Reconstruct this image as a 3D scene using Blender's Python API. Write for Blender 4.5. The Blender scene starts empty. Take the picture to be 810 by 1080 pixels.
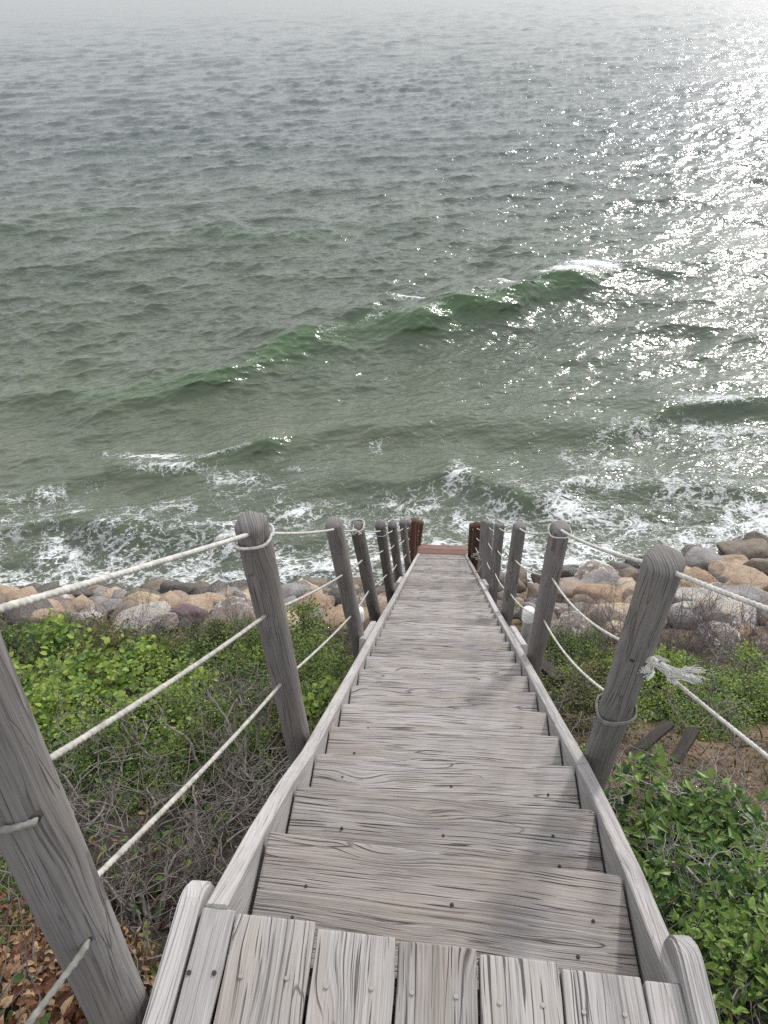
import bpy, bmesh, math, random
import numpy as np
from mathutils import Vector, Matrix, noise as mn

random.seed(7); rng = np.random.default_rng(11)
sc = bpy.context.scene
col = sc.collection
R = math.radians

# ------------------------------------------------------------------ camera, light, exposure
F_PX = 830.0
AX = np.array([[0.99702586, -0.02423327, 0.07315861], [0.07386654, 0.57123454, -0.81745632], [-0.02198109, 0.82042907, 0.57132563]])
CAM = np.array([-0.025, 0.0, 1.51])
cd = bpy.data.cameras.new('camera'); cam = bpy.data.objects.new('camera', cd); col.objects.link(cam)
cd.sensor_fit = 'HORIZONTAL'; cd.sensor_width = 36; cd.lens = 36 * F_PX / 810
cd.clip_start = .05; cd.clip_end = 20000
cam.matrix_world = Matrix([list(AX[i]) + [CAM[i]] for i in range(3)] + [[0, 0, 0, 1]])
sc.camera = cam

SUN_AZ, SUN_EL = 30.0, 30.0
wd = bpy.data.worlds.new("World"); sc.world = wd; wd.use_nodes = True
nt = wd.node_tree; bg = nt.nodes['Background']
sky = nt.nodes.new('ShaderNodeTexSky'); sky.sky_type = 'NISHITA'; sky.sun_disc = False
sky.sun_elevation = R(SUN_EL); sky.sun_rotation = R(SUN_AZ); sky.dust_density = 1.5; sky.air_density = 1.0
hs = nt.nodes.new('ShaderNodeHueSaturation'); hs.inputs['Saturation'].default_value = .22
nt.links.new(sky.outputs[0], hs.inputs['Color'])
tc = nt.nodes.new('ShaderNodeTexCoord'); cn = nt.nodes.new('ShaderNodeTexNoise'); cn.inputs['Scale'].default_value = 2.2
cn.inputs['Detail'].default_value = 4
mp = nt.nodes.new('ShaderNodeMapping'); mp.inputs['Scale'].default_value = (1, 1, 3)
nt.links.new(tc.outputs['Generated'], mp.inputs[0]); nt.links.new(mp.outputs[0], cn.inputs['Vector'])
cr = nt.nodes.new('ShaderNodeMapRange'); cr.inputs['From Min'].default_value = .35; cr.inputs['From Max'].default_value = .65
cr.inputs['To Min'].default_value = .85; cr.inputs['To Max'].default_value = 1.25
nt.links.new(cn.outputs[0], cr.inputs[0])
mm = nt.nodes.new('ShaderNodeVectorMath'); mm.operation = 'SCALE'
nt.links.new(hs.outputs[0], mm.inputs[0]); nt.links.new(cr.outputs[0], mm.inputs['Scale'])
ov = nt.nodes.new('ShaderNodeMix'); ov.data_type = 'RGBA'; ov.inputs[0].default_value = .68   # thin high cloud over the clear sky
ov.inputs[7].default_value = (6.6, 6.75, 6.95, 1); nt.links.new(mm.outputs[0], ov.inputs[6])
sz = nt.nodes.new('ShaderNodeSeparateXYZ'); nt.links.new(tc.outputs['Generated'], sz.inputs[0])
hz_ = nt.nodes.new('ShaderNodeMapRange'); hz_.inputs[1].default_value = .0; hz_.inputs[2].default_value = .7; hz_.inputs[3].default_value = .72; hz_.inputs[4].default_value = 1.22
nt.links.new(sz.outputs[2], hz_.inputs[0]); m3 = nt.nodes.new('ShaderNodeVectorMath'); m3.operation = 'SCALE'   # murk low over the sea
nt.links.new(ov.outputs[2], m3.inputs[0]); nt.links.new(hz_.outputs[0], m3.inputs['Scale']); nt.links.new(m3.outputs[0], bg.inputs[0]); bg.inputs[1].default_value = .15
sl = bpy.data.lights.new('sun', 'SUN'); so = bpy.data.objects.new('sun', sl); col.objects.link(so)
sl.energy = 1.9; sl.angle = R(4.0); sl.color = (1, .965, .92)
so.rotation_euler = (R(90 - SUN_EL), 0, R(180 - SUN_AZ)); so.location = (0, 0, 20)
sc.view_settings.view_transform = 'Standard'; sc.view_settings.look = 'None'
sc.view_settings.gamma = 1; sc.view_settings.exposure = 0.35
sc.cycles.max_bounces = 6; sc.cycles.diffuse_bounces = 2; sc.cycles.glossy_bounces = 2
sc.cycles.transmission_bounces = 3; sc.cycles.transparent_max_bounces = 4
sc.cycles.caustics_reflective = False; sc.cycles.caustics_refractive = False
sc.cycles.sample_clamp_indirect = 4
sc.cycles.use_denoising = False
sc.cycles.use_adaptive_sampling = True; sc.cycles.adaptive_threshold = .01

# ------------------------------------------------------------------ geometry of the place
WATER = -8.15
def ray(px, py): return AX @ np.array([(px - 405) / F_PX, -(py - 540) / F_PX, -1.0])
def at_z(px, py, z):
    d = ray(px, py); return CAM + d * ((z - CAM[2]) / d[2])
def at_x(px, py, x):
    d = ray(px, py); return CAM + d * ((x - CAM[0]) / d[0])
def stair_z(y): return -.19 - .696 * (y - 1.05)
_sx = [-40, -20, -8.4, -4, -1.5, 0, 2.4, 6, 10, 20, 40]
_sy = [9.5, 10.3, 11.2, 11.5, 11.9, 12.2, 12.2, 13.5, 14.8, 16.5, 18]
def shore(x): return np.interp(x, _sx, _sy)
def wob(x, y, s, k=0):
    return (np.sin(x * 1.7 * s + 1.3 + k) * np.cos(y * 1.3 * s + .7 + k) + .6 * np.sin(x * 3.1 * s - y * 2.3 * s + k) + .4 * np.cos(y * 4.7 * s + x * 1.1 * s)) / 2
def terrain(x, y):
    x = np.asarray(x, float); y = np.asarray(y, float)
    z1 = stair_z(y) - .85
    s = shore(x); z6 = stair_z(6.5) - .85
    z2 = z6 + (y - 6.5) * (WATER - .45 - z6) / (s - 6.5)
    z = np.where(y < 6.5, z1, z2)
    z = np.where(y > s + 1, np.minimum(z, -9.2 - .1 * (y - s)), z)
    z = np.maximum(z, -14)
    z = np.where(y < .45, -.62 - .0 * y, z); z = np.minimum(z, -.62)
    return z + .07 * wob(x, y, 1.0) * np.where(y < 6.8, 1, .4) + .03 * wob(x, y, 3.7, 2)
def on_ground(px, py, off=0.0):
    d = ray(px, py); t = 0.4
    for _ in range(3000):
        p = CAM + d * t
        if p[2] <= float(terrain(p[0], p[1])) + off: break
        t += .01
    return p

# ------------------------------------------------------------------ helpers
def mesh_np(name, V, Fs, smooth=False):
    me = bpy.data.meshes.new(name); V = np.asarray(V, np.float32)
    if isinstance(Fs, np.ndarray):
        n, k = Fs.shape
        me.vertices.add(len(V)); me.vertices.foreach_set('co', V.ravel())
        me.loops.add(n * k); me.loops.foreach_set('vertex_index', Fs.ravel().astype(np.int32))
        me.polygons.add(n); me.polygons.foreach_set('loop_start', (np.arange(n) * k).astype(np.int32))
        me.update(calc_edges=True)
    else:
        me.from_pydata(V.tolist(), [], Fs); me.update()
    if smooth: me.polygons.foreach_set('use_smooth', [True] * len(me.polygons))
    return me
def add(name, me, mat, parent=None, mw=None):
    o = bpy.data.objects.new(name, me); col.objects.link(o)
    if mat is not None and len(me.materials) == 0: me.materials.append(mat)
    if parent: o.parent = parent
    place(o, mw if mw is not None else (wm(parent) if parent else Matrix()))
    return o
WM = {}
def wm(o): return WM.get(o.name) or Matrix.Translation(o.location)
def place(o, mw):
    '''puts a part at a world matrix, whatever its parent's position'''
    WM[o.name] = mw.copy(); o.matrix_basis = (wm(o.parent).inverted() @ mw) if o.parent else mw
def thing(name, label, cat, loc=(0, 0, 0), group=None):
    o = bpy.data.objects.new(name, None); col.objects.link(o); o.location = loc; o.empty_display_size = .1
    tag(o, label, cat, group); return o
def tag(o, label=None, cat=None, group=None, kind=None):
    if label: o['label'] = label
    if cat: o['category'] = cat
    if group: o['group'] = group
    if kind: o['kind'] = kind
    return o
def attr(me, name, vals):
    a = me.attributes.new(name, 'FLOAT', 'POINT'); a.data.foreach_set('value', np.asarray(vals, np.float32).ravel())

class NG:
    def __init__(s, name):
        s.m = bpy.data.materials.new(name); s.m.use_nodes = True; s.t = s.m.node_tree; s.n = s.t.nodes; s.l = s.t.links
        s.p = s.n['Principled BSDF']; s.out = s.n['Material Output']
    def nd(s, t, **kw):
        x = s.n.new(t)
        for k, v in kw.items():
            if k in ('operation', 'data_type', 'blend_type', 'noise_dimensions', 'feature', 'attribute_name', 'distance', 'interpolation_type'): setattr(x, k, v)
        return x
    def L(s, a, b): s.l.new(a, b)
    def math(s, op, a, b=None, clamp=False):
        x = s.n.new('ShaderNodeMath'); x.operation = op; x.use_clamp = clamp
        for i, v in enumerate((a, b)):
            if v is None: continue
            if isinstance(v, (int, float)): x.inputs[i].default_value = v
            else: s.L(v, x.inputs[i])
        return x.outputs[0]
    def noise(s, vec, scale, detail=3, rough=.55, dim='3D', w=None, dist=0):
        x = s.n.new('ShaderNodeTexNoise'); x.noise_dimensions = dim
        x.inputs['Scale'].default_value = scale; x.inputs['Detail'].default_value = detail; x.inputs['Roughness'].default_value = rough
        x.inputs['Distortion'].default_value = dist
        if vec is not None and dim != '1D': s.L(vec, x.inputs['Vector'])
        if w is not None: s.L(w, x.inputs['W'])
        return x.outputs[0]
    def mapr(s, v, a, b, c, d, smooth=False):
        x = s.n.new('ShaderNodeMapRange'); x.inputs[1].default_value = a; x.inputs[2].default_value = b
        x.inputs[3].default_value = c; x.inputs[4].default_value = d
        if smooth: x.interpolation_type = 'SMOOTHSTEP'
        s.L(v, x.inputs[0]); return x.outputs[0]
    def mix(s, f, a, b):
        x = s.n.new('ShaderNodeMix'); x.data_type = 'RGBA'
        for i, v in ((0, f), (6, a), (7, b)):
            if isinstance(v, (int, float)): x.inputs[i].default_value = v
            elif isinstance(v, tuple): x.inputs[i].default_value = v + (1,)
            else: s.L(v, x.inputs[i])
        return x.outputs[2]
    def ramp(s, v, stops):
        x = s.n.new('ShaderNodeValToRGB'); e = x.color_ramp.elements
        while len(e) < len(stops): e.new(.5)
        for i, (p, c) in enumerate(stops): e[i].position = p; e[i].color = tuple(c) + (1,)
        s.L(v, x.inputs[0]); return x.outputs[0]
    def bump(s, h, strength, dist, normal=None):
        x = s.n.new('ShaderNodeBump'); x.inputs['Strength'].default_value = strength; x.inputs['Distance'].default_value = dist
        s.L(h, x.inputs['Height'])
        if normal is not None: s.L(normal, x.inputs['Normal'])
        return x.outputs[0]

# ------------------------------------------------------------------ materials
def wood(name, light, dark, tan, tan_amt=.35, crack=1.0, knots=True, bump=.0025, rough=.85, cscale=1.0):
    """weathered timber: grain runs along the part's own x axis"""
    g = NG(name)
    tcn = g.nd('ShaderNodeTexCoord'); oi = g.nd('ShaderNodeObjectInfo')
    off = g.nd('ShaderNodeVectorMath', operation='SCALE'); cmb = g.nd('ShaderNodeCombineXYZ')
    g.L(oi.outputs['Random'], cmb.inputs[0]); r2 = g.math('MULTIPLY', oi.outputs['Random'], 7.13); g.L(r2, cmb.inputs[1])
    r3 = g.math('MULTIPLY', oi.outputs['Random'], 3.71); g.L(r3, cmb.inputs[2])
    g.L(cmb.outputs[0], off.inputs[0]); off.inputs['Scale'].default_value = 37
    ad = g.nd('ShaderNodeVectorMath', operation='ADD'); g.L(tcn.outputs['Object'], ad.inputs[0]); g.L(off.outputs[0], ad.inputs[1])
    sx = g.nd('ShaderNodeSeparateXYZ'); g.L(ad.outputs[0], sx.inputs[0])
    def scaled(a, b, c):
        m = g.nd('ShaderNodeVectorMath', operation='MULTIPLY'); g.L(ad.outputs[0], m.inputs[0]); m.inputs[1].default_value = (a, b, c); return m.outputs[0]
    low = g.noise(scaled(1.6, 5, 5), 1.0, 2, .5)
    # cross-grain coordinate, warped so that the rings sweep and bend round knots
    c = g.math('ADD', sx.outputs[1], g.math('MULTIPLY', sx.outputs[2], .8))
    c = g.math('ADD', c, g.math('MULTIPLY', low, .055))
    if knots:
        vo = g.nd('ShaderNodeTexVoronoi', feature='F1'); vo.inputs['Scale'].default_value = 1.0
        g.L(scaled(2.6, 7.5, 2.0), vo.inputs['Vector'])
        kn = g.mapr(vo.outputs['Distance'], 0, .34, 1, 0, True)
        c = g.math('ADD', c, g.math('MULTIPLY', kn, .024))
    ring = g.noise(None, 150 * cscale, 2, .6, '1D', c)
    ring2 = g.noise(None, 330 * cscale, 2, .6, '1D', c)
    fib = g.noise(scaled(9, 420, 420), 1, 3, .65)
    blot = g.noise(scaled(3.5, 16, 16), 1, 3, .6)
    # dashed checks: noise stretched along the grain, cut by a threshold
    cv = g.nd('ShaderNodeCombineXYZ'); g.L(g.math('MULTIPLY', sx.outputs[0], 5.0), cv.inputs[0]); g.L(g.math('MULTIPLY', c, 210 * cscale), cv.inputs[1])
    ck = g.noise(cv.outputs[0], 1, 1, .4)
    cks = g.math('MULTIPLY', g.mapr(ck, .60, .66, 0, 1), g.mapr(blot, .36, .56, .25, 1))
    cv2 = g.nd('ShaderNodeCombineXYZ'); g.L(g.math('MULTIPLY', sx.outputs[0], 2.0), cv2.inputs[0]); g.L(g.math('MULTIPLY', c, 24 * cscale), cv2.inputs[1]); 
    ck2 = g.noise(cv2.outputs[0], 1, 1, .3)
    a2 = g.math('ABSOLUTE', g.math('SUBTRACT', ck2, .62)); cks2 = g.mapr(a2, .0, .009, .85, 0)
    gate = g.mapr(blot, .40, .52, 0.1, 1)
    cracks = g.math('MULTIPLY', g.math('MAXIMUM', cks, g.math('MULTIPLY', cks2, gate)), crack, True)
    v = g.math('ADD', g.math('MULTIPLY', ring, .42), g.math('MULTIPLY', ring2, .33))
    v = g.math('ADD', v, g.math('MULTIPLY', fib, .45)); v = g.math('ADD', v, g.math('MULTIPLY', blot, .45))
    v = g.math('ADD', v, g.math('MULTIPLY', g.math('SUBTRACT', oi.outputs['Random'], .5), .26))
    base = g.ramp(v, [(.55, dark), (.76, tuple((a + b) / 2 for a, b in zip(dark, light))), (.98, light)])
    tn = g.mapr(g.noise(scaled(2.2, 8, 8), 1.7, 2, .5), .42, .68, 0, tan_amt)
    base = g.mix(tn, base, tan)
    if knots:
        ks = g.mapr(vo.outputs['Distance'], .035, .085, 1, 0)
        kg = g.mapr(g.noise(scaled(2.6, 7.5, 2.0), .9, 0, .5), .50, .56, 0, .9)
        base = g.mix(g.math('MULTIPLY', ks, kg), base, tuple(x * .35 for x in dark))
    base = g.mix(g.math('MULTIPLY', cracks, .9), base, tuple(x * .22 for x in dark))
    g.L(base, g.p.inputs['Base Color'])
    h = g.math('ADD', g.math('MULTIPLY', ring, .5), g.math('MULTIPLY', fib, .35)); h = g.math('SUBTRACT', h, g.math('MULTIPLY', cracks, 1.4))
    h = g.math('ADD', h, g.math('MULTIPLY', ring2, .4))
    g.L(g.bump(h, .9, bump), g.p.inputs['Normal'])
    g.p.inputs['Roughness'].default_value = rough; g.p.inputs['Specular IOR Level'].default_value = .3
    return g.m
W_TREAD = wood('weathered_tread', (.415, .39, .38), (.125, .110, .103), (.30, .245, .20), .45, crack=1.0, bump=.0035)
W_DECK = wood('weathered_deck', (.40, .38, .368), (.125, .113, .107), (.31, .25, .20), .4, crack=.9)
W_SIDE = wood('weathered_stringer', (.47, .45, .445), (.20, .185, .18), (.33, .29, .25), .2, crack=.45, knots=False, bump=.0015)
W_POST = wood('weathered_post', (.27, .255, .25), (.10, .092, .09), (.19, .155, .135), .4, crack=.6, bump=.003, cscale=1.0)
W_POSTL = wood('grey_post', (.26, .248, .24), (.10, .093, .09), (.20, .17, .145), .4, crack=.6, bump=.003, cscale=1.2)
W_RUST = wood('rusty_post', (.155, .085, .06), (.045, .026, .02), (.12, .06, .04), .6, crack=.9, bump=.006, cscale=.7)
W_RUSTD = wood('rusty_landing', (.27, .175, .15), (.14, .085, .07), (.22, .13, .10), .5, crack=.5)
W_DARK = wood('dark_board', (.07, .06, .055), (.02, .018, .016), (.05, .04, .03), .4)

def plain(name, colr, rough=.6, spec=.4, nscale=None, var=.25, bump=0, metal=0):
    g = NG(name); 
    if nscale:
        tcn = g.nd('ShaderNodeTexCoord'); nn = g.noise(tcn.outputs['Object'], nscale, 4, .6)
        k = g.mapr(nn, .3, .7, 0, 1)
        g.L(g.mix(k, tuple(x * (1 - var) for x in colr), tuple(min(1, x * (1 + var)) for x in colr)), g.p.inputs['Base Color'])
        if bump: g.L(g.bump(nn, .8, bump), g.p.inputs['Normal'])
    else: g.p.inputs['Base Color'].default_value = tuple(colr) + (1,)
    g.p.inputs['Roughness'].default_value = rough; g.p.inputs['Specular IOR Level'].default_value = spec; g.p.inputs['Metallic'].default_value = metal
    return g.m
M_ROPE = plain('rope_fibre', (.50, .485, .45), .85, .15, 45, .3, .001)
M_ROPEG = plain('old_rope_fibre', (.22, .212, .195), .85, .2, 60, .3, .001)
M_ROPEM = plain('worn_rope_fibre', (.40, .385, .35), .85, .15, 45, .32, .001)
M_FRAY = plain('frayed_fibre', (.74, .73, .70), .9, .1)
M_CAP = plain('white_plastic', (.82, .82, .80), .4, .5, 12, .05)
M_PIPE = plain('grey_plastic', (.42, .41, .42), .5, .4, 14, .15)
M_SCREW = plain('screw_steel', (.30, .285, .27), .5, .4, None, 0, 0, .3)
M_HOLE = plain('screw_hole', (.06, .052, .048), .9, .1)
M_TWIG = plain('grey_bark', (.18, .16, .145), .9, .2, 30, .4, .002)
M_TWIGL = plain('pale_bark', (.36, .335, .315), .9, .2, 30, .3, .002)
M_TWIGD = plain('brown_bark', (.10, .078, .062), .9, .2, 30, .4, .002)

def leafmat(name, c0, c1, c2, rough=.5, trans=.35):
    g = NG(name); at = g.nd('ShaderNodeAttribute', attribute_name='tint'); oi = g.nd('ShaderNodeObjectInfo')
    v = g.math('ADD', at.outputs['Fac'], g.math('MULTIPLY', g.math('SUBTRACT', oi.outputs['Random'], .5), .26))
    cc = g.ramp(v, [(.1, c0), (.55, c1), (.95, c2)])
    g.L(cc, g.p.inputs['Base Color']); g.p.inputs['Roughness'].default_value = rough; g.p.inputs['Specular IOR Level'].default_value = .35
    tr = g.nd('ShaderNodeBsdfTranslucent'); g.L(cc, tr.inputs[0]); mx = g.nd('ShaderNodeMixShader'); mx.inputs[0].default_value = trans
    g.L(g.p.outputs[0], mx.inputs[1]); g.L(tr.outputs[0], mx.inputs[2]); g.L(mx.outputs[0], g.out.inputs[0])
    return g.m
LF_BRIGHT = leafmat('bright_leaf', (.035, .075, .015), (.10, .19, .03), (.30, .39, .07))
LF_LANCE = leafmat('lance_leaf', (.018, .048, .012), (.055, .125, .025), (.21, .31, .07), .42)
LF_DARK = leafmat('dark_leaf', (.03, .06, .014), (.07, .13, .024), (.20, .27, .05))
LF_MIX = leafmat('mixed_leaf', (.05, .06, .025), (.08, .12, .03), (.20, .17, .06))
LF_DEAD = leafmat('dead_leaf', (.09, .032, .016), (.22, .10, .05), (.46, .32, .19), .6, .2)
LF_TAN = leafmat('tan_leaf', (.30, .18, .08), (.48, .34, .18), (.62, .50, .32), .6, .2)
LF_GRASS = leafmat('grass_blade', (.07, .09, .03), (.16, .15, .06), (.36, .27, .14), .6, .2)

# ------------------------------------------------------------------ setting: ground
def terrain_mesh():
    xs = np.concatenate([-np.geomspace(60, 9, 24), np.linspace(-8.6, 9, 200), np.geomspace(9.4, 60, 24)])
    ys = np.concatenate([-np.geomspace(40, 2.2, 14), np.linspace(-2, 16, 220), np.geomspace(16.5, 60, 14)])
    X, Y = np.meshgrid(xs, ys); Z = terrain(X, Y); V = np.stack([X, Y, Z], -1).reshape(-1, 3)
    nx, ny = len(xs), len(ys); i = np.arange((ny - 1) * nx).reshape(ny - 1, nx)[:, :-1].ravel()
    return mesh_np('ground', V, np.stack([i, i + 1, i + nx + 1, i + nx], 1), True)
g = NG('soil'); tcn = g.nd('ShaderNodeTexCoord'); P = tcn.outputs['Object']
n1 = g.noise(P, 2.2, 5, .6); n2 = g.noise(P, 38, 5, .7); 
sxy = g.nd('ShaderNodeSeparateXYZ'); g.L(P, sxy.inputs[0])
dry = g.math('MULTIPLY', g.mapr(sxy.outputs[0], .5, .9, 0, 1, True), g.mapr(sxy.outputs[1], 1.7, 2.3, 0, 1, True))   # the sandy patch right of the stairs
b = g.mix(g.mapr(n1, .4, .62, 0, .5), (.026, .021, .016), (.09, .065, .045)); b = g.mix(dry, b, g.mix(g.mapr(n1, .4, .6, 0, 1), (.13, .085, .05), (.27, .185, .115)))
b = g.mix(g.mapr(n2, .4, .65, 0, .8), b, (.07, .055, .04)); g.L(b, g.p.inputs['Base Color']); g.L(g.bump(n2, 1, .03), g.p.inputs['Normal'])
g.p.inputs['Roughness'].default_value = 1
tag(add('ground', terrain_mesh(), g.m), kind='structure')

# ------------------------------------------------------------------ sea
def ridge(X, Y, pts, wf, wb, lean=0.0):
    """height of a long wave whose crest runs through pts = (px, py, height)"""
    P = [at_z(a, b_, WATER) for a, b_, _ in pts]; P = sorted([(p[0], p[1], h[2]) for p, h in zip(P, pts)])
    px = np.array([p[0] for p in P]); py = np.array([p[1] for p in P]); ph = np.array([p[2] for p in P])
    yc = np.interp(X, px, py); slope = np.gradient(py, px); sl_ = np.interp(X, px, slope)
    yc = yc + .35 * np.sin(X * .9 + px[0]) + .15 * np.sin(X * 2.3 + 1)
    out = np.maximum(px[0] - X, X - px[-1]); fade = np.exp(-np.maximum(out, 0) ** 2 / 9)
    d = (Y - yc) / np.sqrt(1 + sl_ ** 2); A = np.interp(X, px, ph) * fade
    return A * np.where(d < 0, np.exp(-(d / wf) ** 2), np.exp(-(d / wb) ** 2)), d, A
def sea_mesh():
    h = 9.66; rs = [8.6]
    while rs[-1] < 700: r = rs[-1]; rs.append(r + max(.030, .55 * (r * r + h * h) / (h * 787)))
    while rs[-1] < 9000: rs.append(rs[-1] * 1.07)
    rs = np.array(rs); th = np.concatenate([np.linspace(-80, -44, 40)[:-1], np.linspace(-44, 44, 900), np.linspace(44, 80, 40)[1:]]) * math.pi / 180
    Rr, T = np.meshgrid(rs, th, indexing='ij'); Rr = Rr.astype(np.float32); T = T.astype(np.float32); X = Rr * np.sin(T); Y = Rr * np.cos(T)
    dr = np.gradient(rs)[:, None] * np.ones_like(T)
    Z = np.zeros_like(X); DX = np.zeros_like(X); DY = np.zeros_like(X)
    rr = np.random.default_rng(5)
    N = 170; lam = np.exp(rr.uniform(math.log(.22), math.log(7), N)); base = math.atan2(-.86, .42)
    sh = shore(X); near = np.clip((Y - sh) / 9, .6, 1)
    gust = .8 + .35 * (wob(X, Y, .05) + .6 * wob(X, Y, .13, 3))
    for l in lam:
        a = base + rr.normal(0, .42 if l < 3 else .28); k = 2 * math.pi / l; kx, ky = k * math.cos(a), k * math.sin(a)
        amp = .0120 * l ** .88 * rr.uniform(.5, 1.4) * (1.0 if l < 1.2 else .8 if l < 3 else .45)
        # ridged short-crested groups: the amplitude itself wanders along the crest
        ph = kx * X + ky * Y + rr.uniform(0, 6.28)
        env = .55 + .45 * np.sin((-ky * X + kx * Y) * rr.uniform(.12, .4) + rr.uniform(0, 6.28) + .3 * ph * rr.uniform(-.5, .5))
        att = np.clip((l / dr - .35) / .8, .0, 1) * amp * near * env * np.where(l < 2.5, gust, 1)
        s_, c_ = np.sin(ph), np.cos(ph)
        Z += att * s_ * 1.0; DX += att * c_ * kx / k * 1.0; DY += att * c_ * ky / k * 1.0
    foam = np.zeros_like(X); green = np.zeros_like(X)
    rid = [([(710, 272, .10), (650, 290, .30), (605, 305, .62), (540, 325, .82), (470, 338, .85), (410, 348, .75), (330, 370, .62), (250, 395, .58), (130, 418, .50), (30, 424, .24), (-60, 430, .1)], 1.15, 2.4, .5),
           ([(-40, 250, .2), (0, 243, .34), (90, 232, .2), (160, 222, .2), (300, 200, .15)], 1.3, 3.4, 0),
           ([(120, 262, .15), (200, 250, .4), (330, 250, .3), (420, 235, .15)], 1.2, 3, 0),
           ([(310, 458, .20), (285, 465, .42), (230, 485, .36), (140, 508, .25), (40, 520, .2), (-40, 540, .1)], .5, 1.3, .8),
           ([(880, 425, .4), (800, 434, .42), (730, 437, .36), (660, 446, .25), (600, 455, .2), (520, 462, .1)], .5, 1.5, .9),
           ([(600, 540, .15), (520, 512, .28), (470, 505, .28), (390, 520, .2), (330, 530, .12)], .4, 1.0, .4),
           ([(220, 560, .2), (120, 575, .26), (20, 560, .2), (-60, 560, .1)], .4, 1.0, .5),
           ([(840, 520, .2), (740, 530, .25), (640, 520, .15)], .45, 1.0, .5)]
    for pts, wf, wb, fm in rid:
        hz, d, A = ridge(X, Y, pts, wf, wb); hz = hz * (1 + .3 * wob(X, Y, .8, 4)); Z += hz; DY += -.45 * hz * np.clip(hz / .5, 0, 1); DX += .25 * hz; green = np.maximum(green, hz * np.clip(1 - d / .5, 0, 1))
        if fm: foam = np.maximum(foam, fm * np.exp(-((d + .02) / .22) ** 2) * np.clip(A * 1.7 - .25 + .55 * wob(X, Y, .55, len(pts)), 0, 1))
    # patches of foam left by broken waves: (px, py, radius x, radius y in metres, strength)
    for px, py, rx, ry, s in [(60, 590, .9, .7, .9), (125, 590, .8, .9, .85), (130, 560, 1.1, .8, .6), (200, 545, 1.2, 1.0, .62), (250, 510, 1.6, .8, .7), (180, 500, 1.5, .5, .75), (50, 525, .8, .5, .7),
                              (210, 590, 1.4, .6, .75), (300, 585, 1.0, .7, .85), (340, 590, .9, .5, 1.0), (390, 590, .8, .5, .95), (370, 560, .9, .7, .8), (410, 550, 1.0, .6, .7), (310, 545, .8, .6, .7),
                              (480, 510, .55, 1.2, .9), (485, 550, .5, 1.0, .95), (470, 575, .7, .6, 1.0), (545, 570, 1.0, .8, 1.0), (600, 545, 1.4, .9, .95), (560, 590, .8, .5, 1.0), (620, 580, .8, .5, .95), (660, 555, 1.2, .9, .85),
                              (700, 520, 2.2, 1.3, .75), (690, 460, 2.4, 1.2, .72), (770, 480, 1.8, 1.6, .7), (640, 490, 2.2, 1.3, .68), (790, 545, 1.3, 1.0, .9), (720, 560, 1.2, .8, .85), (740, 430, 1.6, .45, .9),
                              (700, 560, 1.0, .6, .8), (570, 480, 1.6, 1.2, .5), (420, 480, 2.2, 1.2, .45), (622, 290, 1.1, .8, 1.6), (598, 298, 1.0, .6, 1.35), (575, 305, .8, .4, 1.1), (440, 332, 1.6, .4, 1.1), (520, 318, 1.0, .35, .95), (500, 328, .8, .3, .6), (560, 316, 1.0, .3, .8), (665, 284, .8, .4, .7),
                              (90, 515, 1.0, .4, .6), (160, 485, 2.2, .35, .8), (60, 545, 2.4, .3, .75), (250, 560, 2.6, .35, .8), (640, 520, 2.6, .4, .85), (760, 455, 2.6, .5, .8), (430, 535, 1.6, .3, .75), (310, 500, 1.4, .3, .6), (350, 475, 1.5, .25, .55), (10, 610, 1.2, .5, .6), (900, 500, 2.5, 2.0, .8), (-80, 580, 2, 1, .7)]:
        c = at_z(px, py, WATER); foam = np.maximum(foam, s * .88 * np.exp(-((X - c[0]) / rx) ** 2 - ((Y - c[1]) / ry) ** 2))
    ed = Y - sh
    foam = np.maximum(foam, .72 * np.exp(-(np.maximum(ed - .1, 0) / .7) ** 2)); foam = np.maximum(foam, .60 * np.exp(-(np.maximum(ed, 0) / 4.6) ** 2))
    Z += foam * .02
    V = np.stack([X + DX, Y + DY, WATER + Z], -1).reshape(-1, 3)
    m, n = X.shape; i = np.arange((m - 1) * n).reshape(m - 1, n)[:, :-1].ravel()
    me = mesh_np('sea', V, np.stack([i, i + 1, i + n + 1, i + n], 1), True)
    attr(me, 'foam', foam); attr(me, 'crest', np.clip(green, 0, 1)); return me
g = NG('sea_water'); geo = g.nd('ShaderNodeNewGeometry'); P = geo.outputs['Position']
fo = g.nd('ShaderNodeAttribute', attribute_name='foam').outputs['Fac']
crs = g.nd('ShaderNodeAttribute', attribute_name='crest').outputs['Fac']
def mulv(v, t):
    m_ = g.nd('ShaderNodeVectorMath', operation='MULTIPLY'); g.L(v, m_.inputs[0]); m_.inputs[1].default_value = t; return m_.outputs[0]
rot = g.nd('ShaderNodeMapping'); rot.inputs['Rotation'].default_value = (0, 0, R(-25)); g.L(P, rot.inputs[0]); PR = rot.outputs[0]
warp = g.nd('ShaderNodeTexNoise'); warp.inputs['Scale'].default_value = 1.3; warp.inputs['Detail'].default_value = 3; g.L(P, warp.inputs['Vector'])
wv = g.nd('ShaderNodeVectorMath', operation='SCALE'); g.L(warp.outputs['Color'], wv.inputs[0]); wv.inputs['Scale'].default_value = .9
pw = g.nd('ShaderNodeVectorMath', operation='ADD'); g.L(P, pw.inputs[0]); g.L(wv.outputs[0], pw.inputs[1]); PW = pw.outputs[0]
def web(scale):
    v = g.nd('ShaderNodeTexVoronoi', feature='DISTANCE_TO_EDGE'); v.inputs['Scale'].default_value = scale; g.L(PW, v.inputs['Vector']); return g.mapr(v.outputs['Distance'], 0, .24, 1, 0)
def ridge_noise(vec, scale, det):
    n_ = g.noise(vec, scale, det, .6, dist=.5); return g.mapr(g.math('ABSOLUTE', g.math('SUBTRACT', n_, .5)), 0, .11, 1, 0)
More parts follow.
